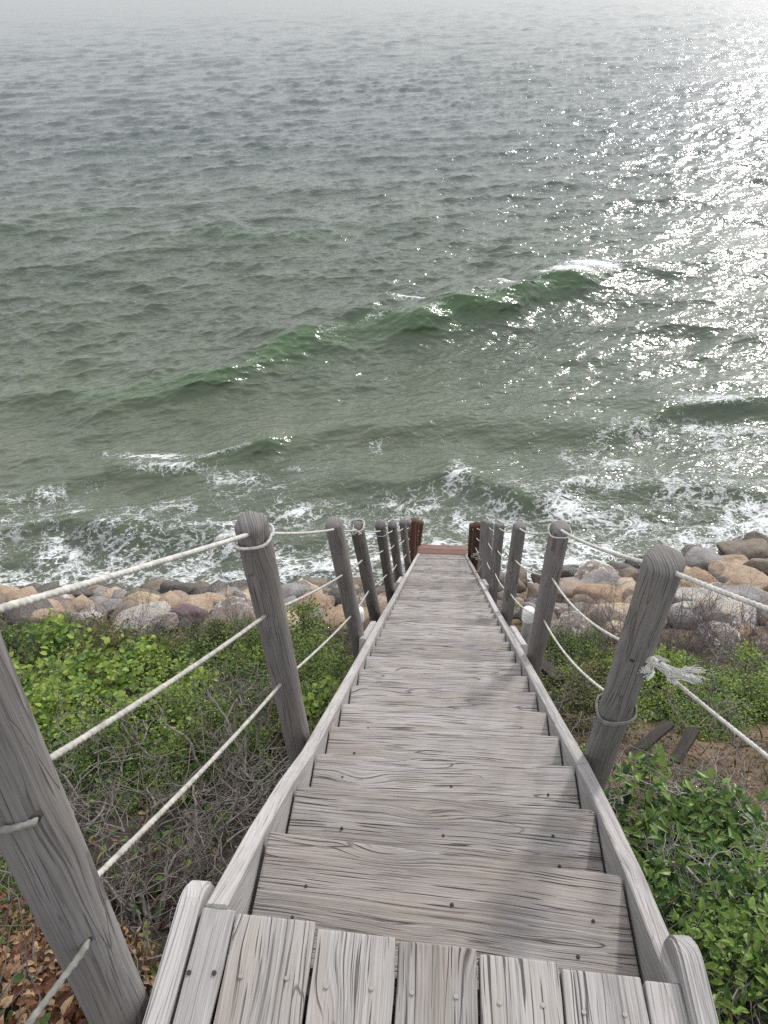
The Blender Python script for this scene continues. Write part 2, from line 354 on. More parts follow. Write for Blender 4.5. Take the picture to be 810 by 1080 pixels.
st = mulv(PR, (1.0, 1.5, 1))
lace = g.math('MAXIMUM', ridge_noise(st, 1.5, 4), g.math('MULTIPLY', g.math('ADD', ridge_noise(st, 4.6, 3), web(5.5)), .55))
cl = g.noise(PW, 1.1, 4, .6); fine = g.noise(P, 16, 4, .7)
fv = g.math('ADD', g.math('MULTIPLY', lace, .42), g.math('MULTIPLY', cl, .62)); fv = g.math('ADD', fv, g.math('MULTIPLY', fine, .34))
thr = g.math('SUBTRACT', 1.16, g.math('MULTIPLY', fo, .64))
fm = g.mapr(g.math('SUBTRACT', fv, thr), -.04, .20, 0, .95)
fm = g.math('MULTIPLY', fm, g.mapr(fo, .02, .18, 0, 1), True)
# murky green water, sandier where the bottom is stirred up
mk = g.noise(P, .22, 4, .6)
body = g.mix(g.mapr(mk, .35, .65, 0, 1), (.078, .098, .068), (.106, .122, .086))
syp = g.nd('ShaderNodeSeparateXYZ'); g.L(P, syp.inputs[0])   # clearer, bluer water away from the churned shallows
body = g.mix(g.mapr(syp.outputs[1], 18, 60, 0, 1), body, (.082, .100, .098))
body = g.mix(g.mapr(crs, .10, .65, 0, .85), body, (.070, .122, .056))  # light coming through the thin wave fronts, put into the base colour as green
colr = g.mix(fm, body, (.80, .82, .82)); g.L(colr, g.p.inputs['Base Color'])
g.L(g.mapr(fm, 0, 1, .17, .8), g.p.inputs['Roughness']); g.p.inputs['IOR'].default_value = 1.333
rp = g.noise(mulv(PR, (1, 1.7, 1)), 2.2, 2, .5, dist=.4); rp2 = g.noise(mulv(PR, (1, 1.5, 1)), 7, 1, .5, dist=.3)
rp3 = g.noise(mulv(PR, (1, 2.2, 1)), .55, 3, .6)
ridged = g.math('SUBTRACT', 1, g.math('ABSOLUTE', g.math('SUBTRACT', g.math('MULTIPLY', rp, 2), 1)))
hh = g.math('ADD', g.math('MULTIPLY', ridged, .036), g.math('MULTIPLY', rp2, .016)); hh = g.math('ADD', hh, g.math('MULTIPLY', rp3, .16))
hh = g.math('ADD', hh, g.math('MULTIPLY', fm, .03))
g.L(g.bump(hh, 1.0, 1.0), g.p.inputs['Normal'])
tag(add('sea', sea_mesh(), g.m), kind='structure')

# ------------------------------------------------------------------ timber
def board_me(name, L_, W, T, bev=.004, seg=1, jit=.0, nx=1):
    """a plank, x along its length; nx cuts let its faces and edges wander a little"""
    bm = bmesh.new(); bmesh.ops.create_cube(bm, size=1)
    for v in bm.verts: v.co = Vector((v.co.x * L_, v.co.y * W, v.co.z * T))
    if bev: bmesh.ops.bevel(bm, geom=[e for e in bm.edges], offset=bev, segments=seg, affect='EDGES', profile=.6)
    if nx > 1:
        for k in range(1, nx):
            x = -L_ / 2 + L_ * k / nx
            bmesh.ops.bisect_plane(bm, geom=bm.verts[:] + bm.edges[:] + bm.faces[:], plane_co=(x, 0, 0), plane_no=(1, 0, 0))
        s = random.uniform(0, 100)
        for v in bm.verts:
            q = mn.noise(Vector((v.co.x * 3 + s, v.co.y * 4, v.co.z * 30))); q2 = mn.noise(Vector((v.co.x * 14 + s, v.co.y * 9 + 5, 3)))
            v.co.z += jit * (q + .3 * q2) * 1.0; v.co.y += jit * .8 * (mn.noise(Vector((v.co.x * 9 + s, 7, math.copysign(2, v.co.y)))) )
    me = bpy.data.meshes.new(name); bm.to_mesh(me); bm.free(); return me
def frame(o, xdir, zdir):
    x = Vector(xdir).normalized(); z = Vector(zdir); z = (z - x * z.dot(x)).normalized(); y = z.cross(x)
    m = Matrix((x, y, z)).transposed().to_4x4(); m.translation = Vector(o); return m

bm = bmesh.new(); bmesh.ops.create_cone(bm, cap_ends=True, segments=8, radius1=.0045, radius2=.0035, depth=.004)
NAIL = bpy.data.meshes.new('nail'); bm.to_mesh(NAIL); bm.free()
# stairway -----------------------------------------------------------
stair = thing('beach_stairway', 'long straight weathered grey wooden stairway running down the bluff to the sea', 'stairs', (0, 1.05, -1))
stair_noses = []
for n in range(1, 39):
    y = 1.05 + (n - 1) * .283; z = stair_z(y)
    if n == 1: y, z = 1.055, -.19
    if n == 2: y, z = 1.345, -.39
    if n == 3: y, z = 1.628, -.594
    zl, zr = z, z
    if n == 1: zl, zr = z + .052, z - .05
    if n == 2: zl, zr = z + .024, z - .023
    skew = random.uniform(-.004, .004) if n > 3 else 0
    stair_noses.append((y, z, zl, zr))
    dpt = .292
    me = board_me('tread', .826, dpt, .038, .006, 2, .005, 30 if n < 8 else (12 if n < 16 else 1))
    xd = Vector((.83, skew * 2, zr - zl)); o = add('tread', me, W_TREAD, stair, frame((0, y - dpt / 2, (zl + zr) / 2 - .019 + random.uniform(-.002, .002)), xd, (0, random.uniform(-.012, .02), 1)))
    # nails
    if n < 14:
        for sx_ in (-.30, .02, .31):
            for sy_ in (-.05, .05) if n < 4 else (0,):
                add('nail', NAIL, M_HOLE, o, wm(o) @ Matrix.Translation((sx_ + random.uniform(-.03, .03), sy_ + random.uniform(-.03, .03), .0205)))
END_Y = stair_noses[-1][0]
def poly_board(name, pts, x0, x1, depth, mat, parent, bev=.004):
    """a board standing on edge: pts is its top edge in (y, z), depth its height downwards; grain along it"""
    p0, p1 = Vector((0, *pts[0])), Vector((0, *pts[-1])); M = frame(((x0 + x1) / 2, pts[0][0], pts[0][1]), p1 - p0, (0, 0, 1))
    Mi = M.inverted(); t = abs(x1 - x0) / 2; V = []; Fc = []
    for (y, z) in pts:
        q = Mi @ Vector(((x0 + x1) / 2, y, z)); e = .003
        ring = [(q.x, -t + e, q.z), (q.x, -t, q.z - e), (q.x, -t, q.z - depth), (q.x, t, q.z - depth), (q.x, t, q.z - e), (q.x, t - e, q.z)]
        V += ring
    for i in range(len(pts) - 1):
        for k in range(6): a = i * 6 + k; b_ = i * 6 + (k + 1) % 6; Fc.append((a, b_, b_ + 6, a + 6))
    Fc.append(tuple(range(6))[::-1]); Fc.append(tuple(range(len(V) - 6, len(V))))
    me = mesh_np(name, V, Fc); bm = bmesh.new(); bm.from_mesh(me); bmesh.ops.recalc_face_normals(bm, faces=bm.faces); bm.to_mesh(me); bm.free()
    return add(name, me, mat, parent, M)
for s in (-1, 1):
    i = 2 if s < 0 else 3
    pts = [(.738, -.066)] + [(n_[0], n_[i] + .012) for n_ in stair_noses[:3]]
    if s < 0: pts[1] = (1.055, -.145)
    if s < 0: pts[0] = (.783, .030)
    for yy in np.linspace(2.0, END_Y + .12, 40): pts.append((yy, stair_z(yy) + .012 + .004 * math.sin(yy * 2.1 + s)))
    # the sides come in lengths that butt end to end
    cuts = [0, 3, 14, 24, len(pts) - 1] if s > 0 else [0, 13, 25, len(pts) - 1]
    for a, b_ in zip(cuts[:-1], cuts[1:]):
        seg = pts[a:b_ + 1]; seg[0] = (seg[0][0] + .002, seg[0][1])
        poly_board('stringer', seg, s * .419, s * .461, .27, W_SIDE, stair)
# short round-nosed boards sistered on outside the stringers where the lengths meet
def nose_board(parent, x0, x1, y_end, z_end, length, slope_dir, mat, name='side_board', rad=.09, width=.19):
    """a board on edge whose sea-side end is rounded on top"""
    pts = []
    prof = [(0, 0)]
    for k in range(9):
        a = k / 8 * math.pi / 2; prof.append((length - rad + rad * math.sin(a), -rad + rad * math.cos(a)))
    prof += [(length, -width), (0, -width)]
    M = frame(((x0 + x1) / 2, y_end - slope_dir[0] * length, z_end - slope_dir[1] * length), (0, slope_dir[0], slope_dir[1]), (0, 0, 1))
    bm = bmesh.new(); t = abs(x1 - x0) / 2
    vs = [bm.verts.new((a, -t, b_)) for a, b_ in prof]; f = bm.faces.new(vs)
    r = bmesh.ops.extrude_face_region(bm, geom=[f]); bmesh.ops.translate(bm, vec=(0, 2 * t, 0), verts=[v for v in r['geom'] if isinstance(v, bmesh.types.BMVert)])
    bmesh.ops.recalc_face_normals(bm, faces=bm.faces)
    es = [e for e in bm.edges if abs(e.verts[0].co.y - e.verts[1].co.y) < 1e-6]
    bmesh.ops.bevel(bm, geom=es, offset=.006, segments=2, affect='EDGES')
    me = bpy.data.meshes.new(name); bm.to_mesh(me); bm.free(); return add(name, me, mat, parent, M)
dn = Vector((1, -.696)).normalized()
for s in (-1, 1):
    for y in (4.15, 7.3):
        nose_board(stair, s * .464, s * .506, y + .0, stair_z(y) + .02, .85, (dn.x, dn.y), W_SIDE)
# bottom landing, stained red brown
ly = END_Y + .02; lz = stair_z(END_Y) - .12
for k in range(3):
    me = board_me('landing_board', .92, .138, .036, .004, 1, .003, 6)
    add('landing_board', me, W_RUSTD, stair, frame((0, ly + .07 + k * .142, lz), (1, 0, 0), (0, 0, 1)))
for s in (-1, 1):
    o = add('landing_post', board_me('landing_post', 1.8, .09, .09, .01, 1), W_RUST, stair, frame((s * .40, END_Y + .3, lz - .92), (0, 0, 1), (0, 1, 0)))
# supports beneath
for y in (2.6, 5.2, 7.8, 10.2):
    for s in (-1, 1):
        zt = stair_z(y) - .2; add('support_post', board_me('support_post', 1.3, .09, .09, .008, 1), W_DARK, stair, frame((s * .37, y, zt - .66), (0, 0, 1), (0, 1, 0)))

# deck at the top ------------------------------------------------------
deck = thing('wooden_deck', 'small weathered grey plank deck at the head of the stairway, planks with screws', 'deck', (0, -.2, -.1))
bnd = [(-.467, -.403), (-.399, -.247), (-.242, -.092), (-.087, .060), (.065, .212), (.217, .366), (.371, .438)]
for i, (a, b_) in enumerate(bnd):
    xm = (a + b_) / 2; tilt = -.095; zc = -.03 + (xm + .02) * tilt
    yf = .782 - (xm + .467) * .052 + random.uniform(-.003, .003); yb = -1.3
    me = board_me('deck_plank', yf - yb, b_ - a, .03, .005, 2, .003, 60)
    o = add('deck_plank', me, W_DECK if 0 < i < 6 else W_SIDE, deck, frame((xm, (yf + yb) / 2, zc), (0, 1, 0), (tilt * -1, 0, 1)))
    spots = [(-.02, .655), (.018, .66)] if i == 0 else ([(-.042, .665), (.036, .668)] if 0 < i < 6 else [(.0, .66)])
    for dx, yy in spots:
        for row in (0, -.42, -.84):
            bm = bmesh.new(); bmesh.ops.create_cone(bm, cap_ends=True, segments=12, radius1=.0046, radius2=.0042, depth=.002)
            bmesh.ops.create_cube(bm, size=1, matrix=Matrix.Translation((0, 0, .0008)) @ Matrix.Diagonal((.005, .0012, .0012, 1)))
            m_ = bpy.data.meshes.new('screw'); bm.to_mesh(m_); bm.free()
            sc_ = add('screw', m_, M_SCREW if 0 < i < 6 else M_HOLE, o)
            place(sc_, frame((xm + dx + random.uniform(-.004, .004), yy + row + random.uniform(-.004, .004), zc + dx * tilt + .0172), (0, 1, 0), (-tilt, 0, 1)))
nose_board(deck, -.517, -.473, .865, .03, 1.9, (1, 0), W_SIDE, 'rim_board', .085, .24)
nose_board(deck, .440, .484, .845, -.028, 1.9, (1, 0), W_SIDE, 'rim_board', .085, .24)
for y in (-.9, -.1, .66):
    add('joist', board_me('joist', .9, .04, .18, .003, 1), W_DARK, deck, frame((-.015, y, -.165 if y < .6 else -.185), (1, 0, -.09), (0.09, 0, 1)))

# ------------------------------------------------------------------ rope railings
def post_me(L_, r, corner=.55, seg=20, seedv=0):
    """upright timber with rounded corners and a domed top; x from foot (0) to top (L_)"""
    V = []; Fc = []; xs = list(np.linspace(0, L_ - r * .62, 14)); prof = [(x, 1.0) for x in xs]
    for k in range(1, 7): a = k / 6 * math.pi / 2; prof.append((L_ - r * .62 + r * .62 * math.sin(a), max(.02, math.cos(a) ** .75)))
    e = 2.0 / corner
    for x, s in prof:
        for k in range(seg):
            t = 2 * math.pi * k / seg; c, q = math.cos(t), math.sin(t); rr_ = (abs(c) ** e + abs(q) ** e) ** (-1 / e)
            w = 1 + .035 * mn.noise(Vector((x * 4 + seedv, c * 2, q * 2))) + .012 * mn.noise(Vector((x * 14 + seedv, c * 5, q * 5)))
            V.append((x, c * rr_ * r * s * w, q * rr_ * r * s * w))
    n = len(prof)
    for i in range(n - 1):
        for k in range(seg): a = i * seg + k; b_ = i * seg + (k + 1) % seg; Fc.append((a, b_, b_ + seg, a + seg))
    Fc.append(tuple(range(seg))[::-1]); Fc.append(tuple(range((n - 1) * seg, n * seg)))
    me = mesh_np('post', V, Fc, True); return me
def rope_me(pts, r=.0065, strand=True, seg=12):
    """three-strand twisted rope through pts"""
    r *= .82; pts = [Vector(p) for p in pts]
    L_ = sum((b_ - a).length for a, b_ in zip(pts, pts[1:]))
    step = .0045 if strand else .03; n = max(4, int(L_ / step)); P = []; acc = [0]
    for a, b_ in zip(pts, pts[1:]): acc.append(acc[-1] + (b_ - a).length)
    for i in range(n + 1):
        s = L_ * i / n; j = max(0, min(len(pts) - 2, int(np.searchsorted(acc, s) - 1))); u = (s - acc[j]) / max(1e-6, acc[j + 1] - acc[j]); P.append(pts[j].lerp(pts[j + 1], u))
    V = np.zeros((n + 1, seg, 3)); Pn = np.array(P); T = np.gradient(Pn, axis=0); T /= np.linalg.norm(T, axis=1)[:, None] + 1e-9
    up = np.tile([0.13, .2, .97], (n + 1, 1)); A = np.cross(T, up); A /= np.linalg.norm(A, axis=1)[:, None] + 1e-9; B = np.cross(T, A)
    th = np.arange(seg) * 2 * math.pi / seg; s = (L_ * np.arange(n + 1) / n)[:, None]
    rad = r * ((1 + .16 * np.cos(3 * th[None] - s * 2 * math.pi / (r * 2.9))) if strand else np.ones((n + 1, seg)))
    rad = rad * (1 + .04 * np.sin(s * 37 + 2 * np.sin(s * 11)))
    V = Pn[:, None] + rad[..., None] * (np.cos(th)[None, :, None] * A[:, None] + np.sin(th)[None, :, None] * B[:, None])
    i = np.arange(n)[:, None] * seg; k = np.arange(seg)[None]; a = (i + k).ravel(); b2 = (i + (k + 1) % seg).ravel()
    return mesh_np('rope', V.reshape(-1, 3), np.stack([a, b2, b2 + seg, a + seg], 1), True)
def sagged(a, b_, sag, n=14):
    a, b_ = Vector(a), Vector(b_); return [a.lerp(b_, i / n) - Vector((0, 0, sag * 4 * (i / n) * (1 - i / n))) for i in range(n + 1)]
def curly(a, b_, amp, n, s): 
    a, b_ = Vector(a), Vector(b_); return [a.lerp(b_, i / n) + amp * (i / n) * Vector((mn.noise(Vector((i * .31, s, 1))), mn.noise(Vector((i * .31, s, 5))), mn.noise(Vector((i * .31, s, 9))))) for i in range(n + 1)]

def railing(label, posts, side):
    root = thing('rope_railing', label, 'railing', (side * .52, 1.6, -1.2)); out = []
    for (tp, bp, xb, xt, r, mat, lab) in posts:
        T = Vector(tp) if len(tp) == 3 else Vector(at_x(*tp, xt)); B = Vector(bp) if len(bp) == 3 else Vector(at_x(*bp, xb)); ax = (T - B).normalized(); foot = B - ax * .95
        zf = float(terrain(foot.x, foot.y)) - .25
        if foot.z > zf: foot = B - ax * ((B.z - zf) / ax.z)
        L_ = (T - foot).length + r * .5
        me = post_me(L_, r, .62, 20, tp[0]); o = add('post', me, mat, root, frame(foot, ax, (side * -.3 if mat is not W_POSTL else .5, 1, 0)))
        if lab: o['label'] = lab
        out.append((T, ax, r, o))
    return root, out
def axis_pt(post, py):
    """point on a post's axis seen at picture height py"""
    T, ax, r, o = post; best = None
    for k in range(0, 1400, 4):
        P = T - ax * (k / 1000); c = AX.T @ (np.array(P) - CAM); y = 540 - F_PX * c[1] / -c[2]
        if y >= py: return P
    return P
def add_rope(root, pts, r=.0065, strand=True, mat=None, name='rope'): return add(name, rope_me(pts, r, strand), mat or M_ROPE, root, Matrix())
def loop(post, P, r=.006, turns=1, tilt=0.0, mat=None, root=None, extra=.004):
    T, ax, pr, o = post; x = Vector((1, 0, 0)); u = (x - ax * x.dot(ax)).normalized(); v = ax.cross(u); pts = []; n = 26 * turns
    for i in range(n + 1):
        a = 2 * math.pi * i / 26; c, q = math.cos(a), math.sin(a); e = 3.2; rr_ = (abs(c) ** e + abs(q) ** e) ** (-1 / e)
        pts.append(P + (u * c + v * q) * rr_ * (pr + r + extra) + ax * (r * 2.0 * i / 26 + tilt * c))
    add_rope(root, pts, r, True, mat, 'rope_loop')

# left posts: (top pixel, pixel where it meets the stair side, x at base, x at top, radius, material, label)
LP = [((-104, 560), (116, 1045), -.585, -.60, .047, W_POSTL, 'thick pale grey post with a worn squared face, nearest the deck'),
      ((265, 552), (316, 790), -.52, -.53, .041, W_POST, None), ((352, 552), (383, 705), -.52, -.575, .042, W_POST, None),
      ((376, 555), (398, 660), -.52, -.585, .042, W_POST, None), ((401, 553), (413, 634), -.52, -.565, .043, W_POST, None),
      ((413.5, 553), (422, 618), -.52, -.57, .046, W_POST, None), ((424.5, 550), (431, 603), -.52, -.575, .047, W_POST, None),
      ((431, 550), (435, 597), -.52, -.56, .047, W_POST, None),
      ((-.49, 10.5, -5.98), (-.53, 10.6, -7.2), 0, 0, .055, W_RUST, 'rusty red-brown post at the foot of the stairs'), ((-.47, 11.2, -6.5), (-.53, 11.35, -7.7), 0, 0, .055, W_RUST, 'rusty red-brown post at the foot of the stairs'),
      ((-.41, 11.9, -7.02), (-.52, 12.05, -8.2), 0, 0, .055, W_RUST, 'last rusty red-brown post at the water')]
RP = [((701, 592), (622, 830), .52, .535, .049, W_POSTL, 'pale grey leaning post with frayed rope knot'),
      ((591, 556), (563, 700), .52, .54, .043, W_POST, None), ((548, 555), (533.5, 655), .52, .555, .046, W_POST, None),
      ((527, 554), (519.5, 628), .52, .555, .046, W_POST, None), ((516, 552), (512, 614), .52, .54, .048, W_POST, None),
      ((511.5, 550), (507.5, 608), .52, .54, .050, W_POST, None),
      ((503.5, 553), (500, 594), .54, .555, .060, W_RUST, 'rusty red-brown post at the foot of the stairs'), ((498.5, 554), (496.5, 588), .54, .54, .060, W_RUST, 'last rusty red-brown post at the water')]
def far_fix(P_list):
    return P_list
lroot, lp = railing('left-hand railing of grey wooden posts threaded with three white ropes beside the stairway', LP, -1)
rroot, rp_ = railing('right-hand railing of grey wooden posts and ropes with a frayed knot on its nearest post', RP, 1)
# ropes on the left
tops = [562, 558, 558.5, 560, 559, 557, 556, 558, 557, 560]
mids = [645, 605, 589, 580, 574, 569, 567, 566, 563, 564]
lows = [716, 648, 621, 605, 594, 584, 580, 577, 571, 570]
e0 = at_x(-3, 641, -.60); pl = axis_pt(lp[1], 562)
start = Vector(e0) + (Vector(e0) - pl) * .35
add_rope(lroot, sagged(start, pl, .004), .0068)
for j, (ys, rr_) in enumerate(((tops, .0062), (mids, .0058), (lows, .0058))):
    for k in range(9):
        if k > 8 - 0: break
        a, b_ = axis_pt(lp[k + 1], ys[k]), axis_pt(lp[k + 2], ys[k + 1])
        add_rope(lroot, sagged(a, b_, .012 if k < 3 else .03), rr_ if k < 5 else rr_ * 1.25, k < 3, M_ROPE if j == 0 or k > 3 else M_ROPEM)
for (x1_, y1_), yt, (x0_, y0_), hy, hdx in (((52, 800), 645, (-6, 878), 838, .004), ((103, 922), 716, (24, 1088), 966, .0)):
    far = axis_pt(lp[1], yt); near = Vector(at_x(x1_, y1_, -.57)); d = (near - far); hole = near + d.normalized() * .05
    add_rope(lroot, sagged(far, hole, .010 if yt < 700 else .016), .0062, True, M_ROPEM)
    T_, ax_, pr_, o_ = lp[0]; c_ = axis_pt(lp[0], hy); to_ = (Vector(CAM) - c_); to_ = (to_ - ax_ * to_.dot(ax_)).normalized(); c_ = c_ + to_ * (pr_ * .98) + Vector((hdx, 0, 0))
    bm = bmesh.new(); bmesh.ops.create_cone(bm, cap_ends=True, segments=14, radius1=.012, radius2=.008, depth=.006)
    m_ = bpy.data.meshes.new('rope_hole'); bm.to_mesh(m_); bm.free(); h_ = add('rope_hole', m_, M_HOLE, o_); place(h_, frame(c_, ax_, to_))
    nx_ = Vector(at_x(x0_, y0_, c_.x - .035)); add_rope(lroot, [c_ - to_ * .01, c_ + to_ * .002, c_ + to_ * .006 + (nx_ - c_) * .06, c_ + to_ * .007 + (nx_ - c_) * .16, c_.lerp(nx_, .5) + to_ * .004, nx_, nx_ + (nx_ - c_) * .9], .0062, True, M_ROPEG)
loop(lp[1], axis_pt(lp[1], 566), .0055, 1, .006, None, lroot); loop(lp[3], axis_pt(lp[3], 556), .006, 2, .01, None, lroot); loop(lp[4], axis_pt(lp[4], 561), .005, 1, 0, None, lroot)
# a tied knot on the fourth post
P = axis_pt(lp[3], 553)
for q in range(7):
    d = Vector((random.uniform(-.05, .05), random.uniform(-.06, 0), random.uniform(.0, .07)))
    add_rope(lroot, curly(P + Vector((0, -.05, 0)), P + d + Vector((0, -.05, 0)), .05, 8, q), .004, False, None, 'rope_end')
# ropes on the right
a0 = axis_pt(rp_[0], 598); fr = Vector(at_x(812, 641, .66)); add_rope(rroot, sagged(a0, a0 + (fr - a0) * 1.6, .005), .0075)
add_rope(rroot, sagged(axis_pt(rp_[0], 597), axis_pt(rp_[1], 558), .02), .0072)
rtop = [558, 557, 557, 556, 555, 557, 558]; rmid = [607, 590, 580, 572, 569, 567, 566]; rlow = [651, 625, 604, 592, 586, 577, 573]
add_rope(rroot, sagged(axis_pt(rp_[0], 682), axis_pt(rp_[1], 607), .06), .0055); add_rope(rroot, sagged(axis_pt(rp_[0], 738), axis_pt(rp_[1], 651), .06), .0055)
for ys, rr_ in ((rtop, .0065), (rmid, .0055), (rlow, .0055)):
    for k in range(6):
        a, b_ = axis_pt(rp_[k + 1], ys[k]), axis_pt(rp_[k + 2], ys[k + 1]); add_rope(rroot, sagged(a, b_, .04), rr_ if k < 3 else rr_ * 1.3, k < 2)
ph = axis_pt(rp_[0], 684) + Vector((.03, -.04, 0))
fe = Vector(at_x(815, 800, .70)); add_rope(rroot, sagged(ph, ph + (fe - ph) * 1.5, .006), .006)
loop(rp_[0], axis_pt(rp_[0], 748), .0045, 2, .012, M_ROPEG, rroot, .002)
fz = []; tail = Vector(at_x(748, 720, .62))
kn = add_rope(rroot, [ph + Vector((-.01, -.0, .01)), ph.lerp(tail, .14), ph.lerp(tail, .22)], .012, True, None, 'frayed_knot'); rr2 = random.Random(3)
def strands(name, n, fn, rad=.0012):
    V = []; Fc = []
    for q in range(n):
        pts = fn(q)
        for i, p in enumerate(pts):
            for k in range(3): a = k * 2.094; V.append((p[0] + rad * math.cos(a), p[1], p[2] + rad * math.sin(a)))
            if i:
                b0 = len(V) - 6
                for k in range(3): k2 = (k + 1) % 3; Fc.append((b0 + k, b0 + k2, b0 + 3 + k2, b0 + 3 + k))
    return mesh_np(name, V, Fc)
LOCKS = []
for c in range(14):
    if c < 8: e = ph.lerp(tail, rr2.uniform(.45, 1.0)) + Vector((rr2.gauss(0, .006), rr2.gauss(0, .006), rr2.gauss(.004, .010)))
    else: e = ph + Vector((rr2.uniform(-.02, .045), rr2.uniform(-.03, .0), rr2.uniform(-.05, .035)))
    LOCKS.append((ph + Vector((rr2.gauss(0, .006), rr2.gauss(0, .004), rr2.gauss(0, .008))), e))
def frn(q):
    c = q % 14; s_, e = LOCKS[c]; j_ = Vector((rr2.gauss(0, .0022), rr2.gauss(0, .0022), rr2.gauss(0, .0022)))
    return [p + j_ * (.4 + i / 6) + Vector((0, 0, -.012 * (i / 8) ** 2)) for i, p in enumerate(curly(s_, e.lerp(s_, rr2.uniform(0, .25)), .028, 8, c * 3.1 + rr2.random() * .12))]
add('frayed_strands', strands('frayed_strands', 260, frn, .0013), M_FRAY, kn, Matrix())
# small holes where the ropes enter the two near posts
def hole(post, py, dx, root, r=.011):
    T, ax, pr, o = post; P = axis_pt(post, py); to = Vector(CAM) - P; to = (to - ax * to.dot(ax)).normalized(); c = P + to * (pr * .97) + Vector((dx, 0, 0))
    bm = bmesh.new(); bmesh.ops.create_cone(bm, cap_ends=True, segments=14, radius1=r, radius2=r * .6, depth=.008)
    m_ = bpy.data.meshes.new('rope_hole'); bm.to_mesh(m_); bm.free(); h = add('rope_hole', m_, M_HOLE, o); place(h, frame(c, ax, to))
hole(rp_[0], 600, .012, rroot); hole(rp_[0], 682, 0, rroot, .009)
loop(rp_[1], axis_pt(rp_[1], 560), .005, 1, 0, None, rroot)
# thin string tangle on the lower right posts
P = axis_pt(rp_[5], 590)
for q in range(10):
    d = Vector((random.uniform(-.1, .1), -.08, random.uniform(-.25, .2))); add_rope(rroot, curly(P + Vector((0, -.07, 0)), P + d, .2, 10, q + 20), .004, False, None, 'rope_end')

# ------------------------------------------------------------------ white capped pipes
def pipe(px, py, x, h, r, label, body=M_PIPE):
    P = Vector(at_x(px, py, x)); t = thing('capped_pipe', label, 'pipe', (P.x, P.y, P.z - h), 'white capped pipes beside the stairway')
    bm = bmesh.new(); bmesh.ops.create_cone(bm, cap_ends=True, segments=20, radius1=r, radius2=r, depth=h, matrix=Matrix.Translation((0, 0, h / 2)))
    m_ = bpy.data.meshes.new('pipe_body'); bm.to_mesh(m_); bm.free(); o = add('pipe_body', m_, body, t)
    V = []; Fc = []; pr = [(r * 1.28, h - .03), (r * 1.30, h + .045), (r * 1.2, h + .062), (r * .8, h + .074), (.001, h + .078)]
    for rr_, z in pr:
        for k in range(20): a = k * math.pi / 10; V.append((rr_ * math.cos(a), rr_ * math.sin(a), z))
    for i in range(4):
        for k in range(20): a = i * 20 + k; b_ = i * 20 + (k + 1) % 20; Fc.append((a, b_, b_ + 20, a + 20))
    add('pipe_cap', mesh_np('pipe_cap', V, Fc, True), M_CAP, t)
pipe(377, 650, -.60, 1.1, .037, 'grey pipe with a white cap beside the third left railing post')
pipe(557, 650, .60, 1.1, .034, 'thick pale pipe with a white cap beside the second right railing post')
pipe(434, 581, -.60, 1.2, .05, 'thin tan pipe with a white cap between far left railing posts', M_PIPE)
pipe(514, 603, .60, 1.2, .045, 'short dark pipe with a white cap between far right railing posts', W_RUST)
# stub of a beam and charred boards lying in the scrub
P = on_ground(574, 706, .30); o = add('timber_stub', board_me('timber_stub', .42, .10, .10, .008, 2, .004, 8), W_DARK, None, frame(P, (.5, -.8, .18), (0, 0, 1)))
tag(o, 'short dark beam end sticking out beside the second right post', 'timber')
for i, (px, py, L_, a, lab) in enumerate([(686, 780, .36, 40, 'dark charred board lying on dry ground below the frayed knot'), (722, 786, .28, 55, 'smaller dark charred board lying right of the other one')]):
    P = on_ground(px, py, .22); o = add('charred_board', board_me('charred_board', L_, .07, .025, .003, 1, .004, 8), W_DARK, None, frame(P, (math.cos(R(a)), math.sin(R(a)), .12), (0, .3, 1))); tag(o, lab, 'board', 'charred boards on the dry ground')

# ------------------------------------------------------------------ rocks
def rockmat(name, c0, c1, spots=None, rough=.85, wet=False):
    g = NG(name); tcn = g.nd('ShaderNodeTexCoord'); oi = g.nd('ShaderNodeObjectInfo'); ad = g.nd('ShaderNodeVectorMath', operation='ADD')
    cmb = g.nd('ShaderNodeCombineXYZ'); r_ = g.math('MULTIPLY', oi.outputs['Random'], 50); g.L(r_, cmb.inputs[0]); g.L(tcn.outputs['Object'], ad.inputs[0]); g.L(cmb.outputs[0], ad.inputs[1]); P = ad.outputs[0]
    n1 = g.noise(P, 3.2, 5, .62, dist=.6); n2 = g.noise(P, 34, 4, .7); n3 = g.noise(P, 9, 4, .6)
    b = g.mix(g.mapr(n1, .36, .64, 0, 1), c0, c1); b = g.mix(g.mapr(n2, .42, .66, 0, .45), b, tuple(x * .4 for x in c0))
    if spots: b = g.mix(g.mapr(n3, .52, .6, 0, .8), b, spots)
    g.L(b, g.p.inputs['Base Color']); g.p.inputs['Roughness'].default_value = .25 if wet else rough
    g.L(g.bump(g.math('ADD', n3, g.math('MULTIPLY', n2, .5)), 1.0, .05), g.p.inputs['Normal']); return g.m
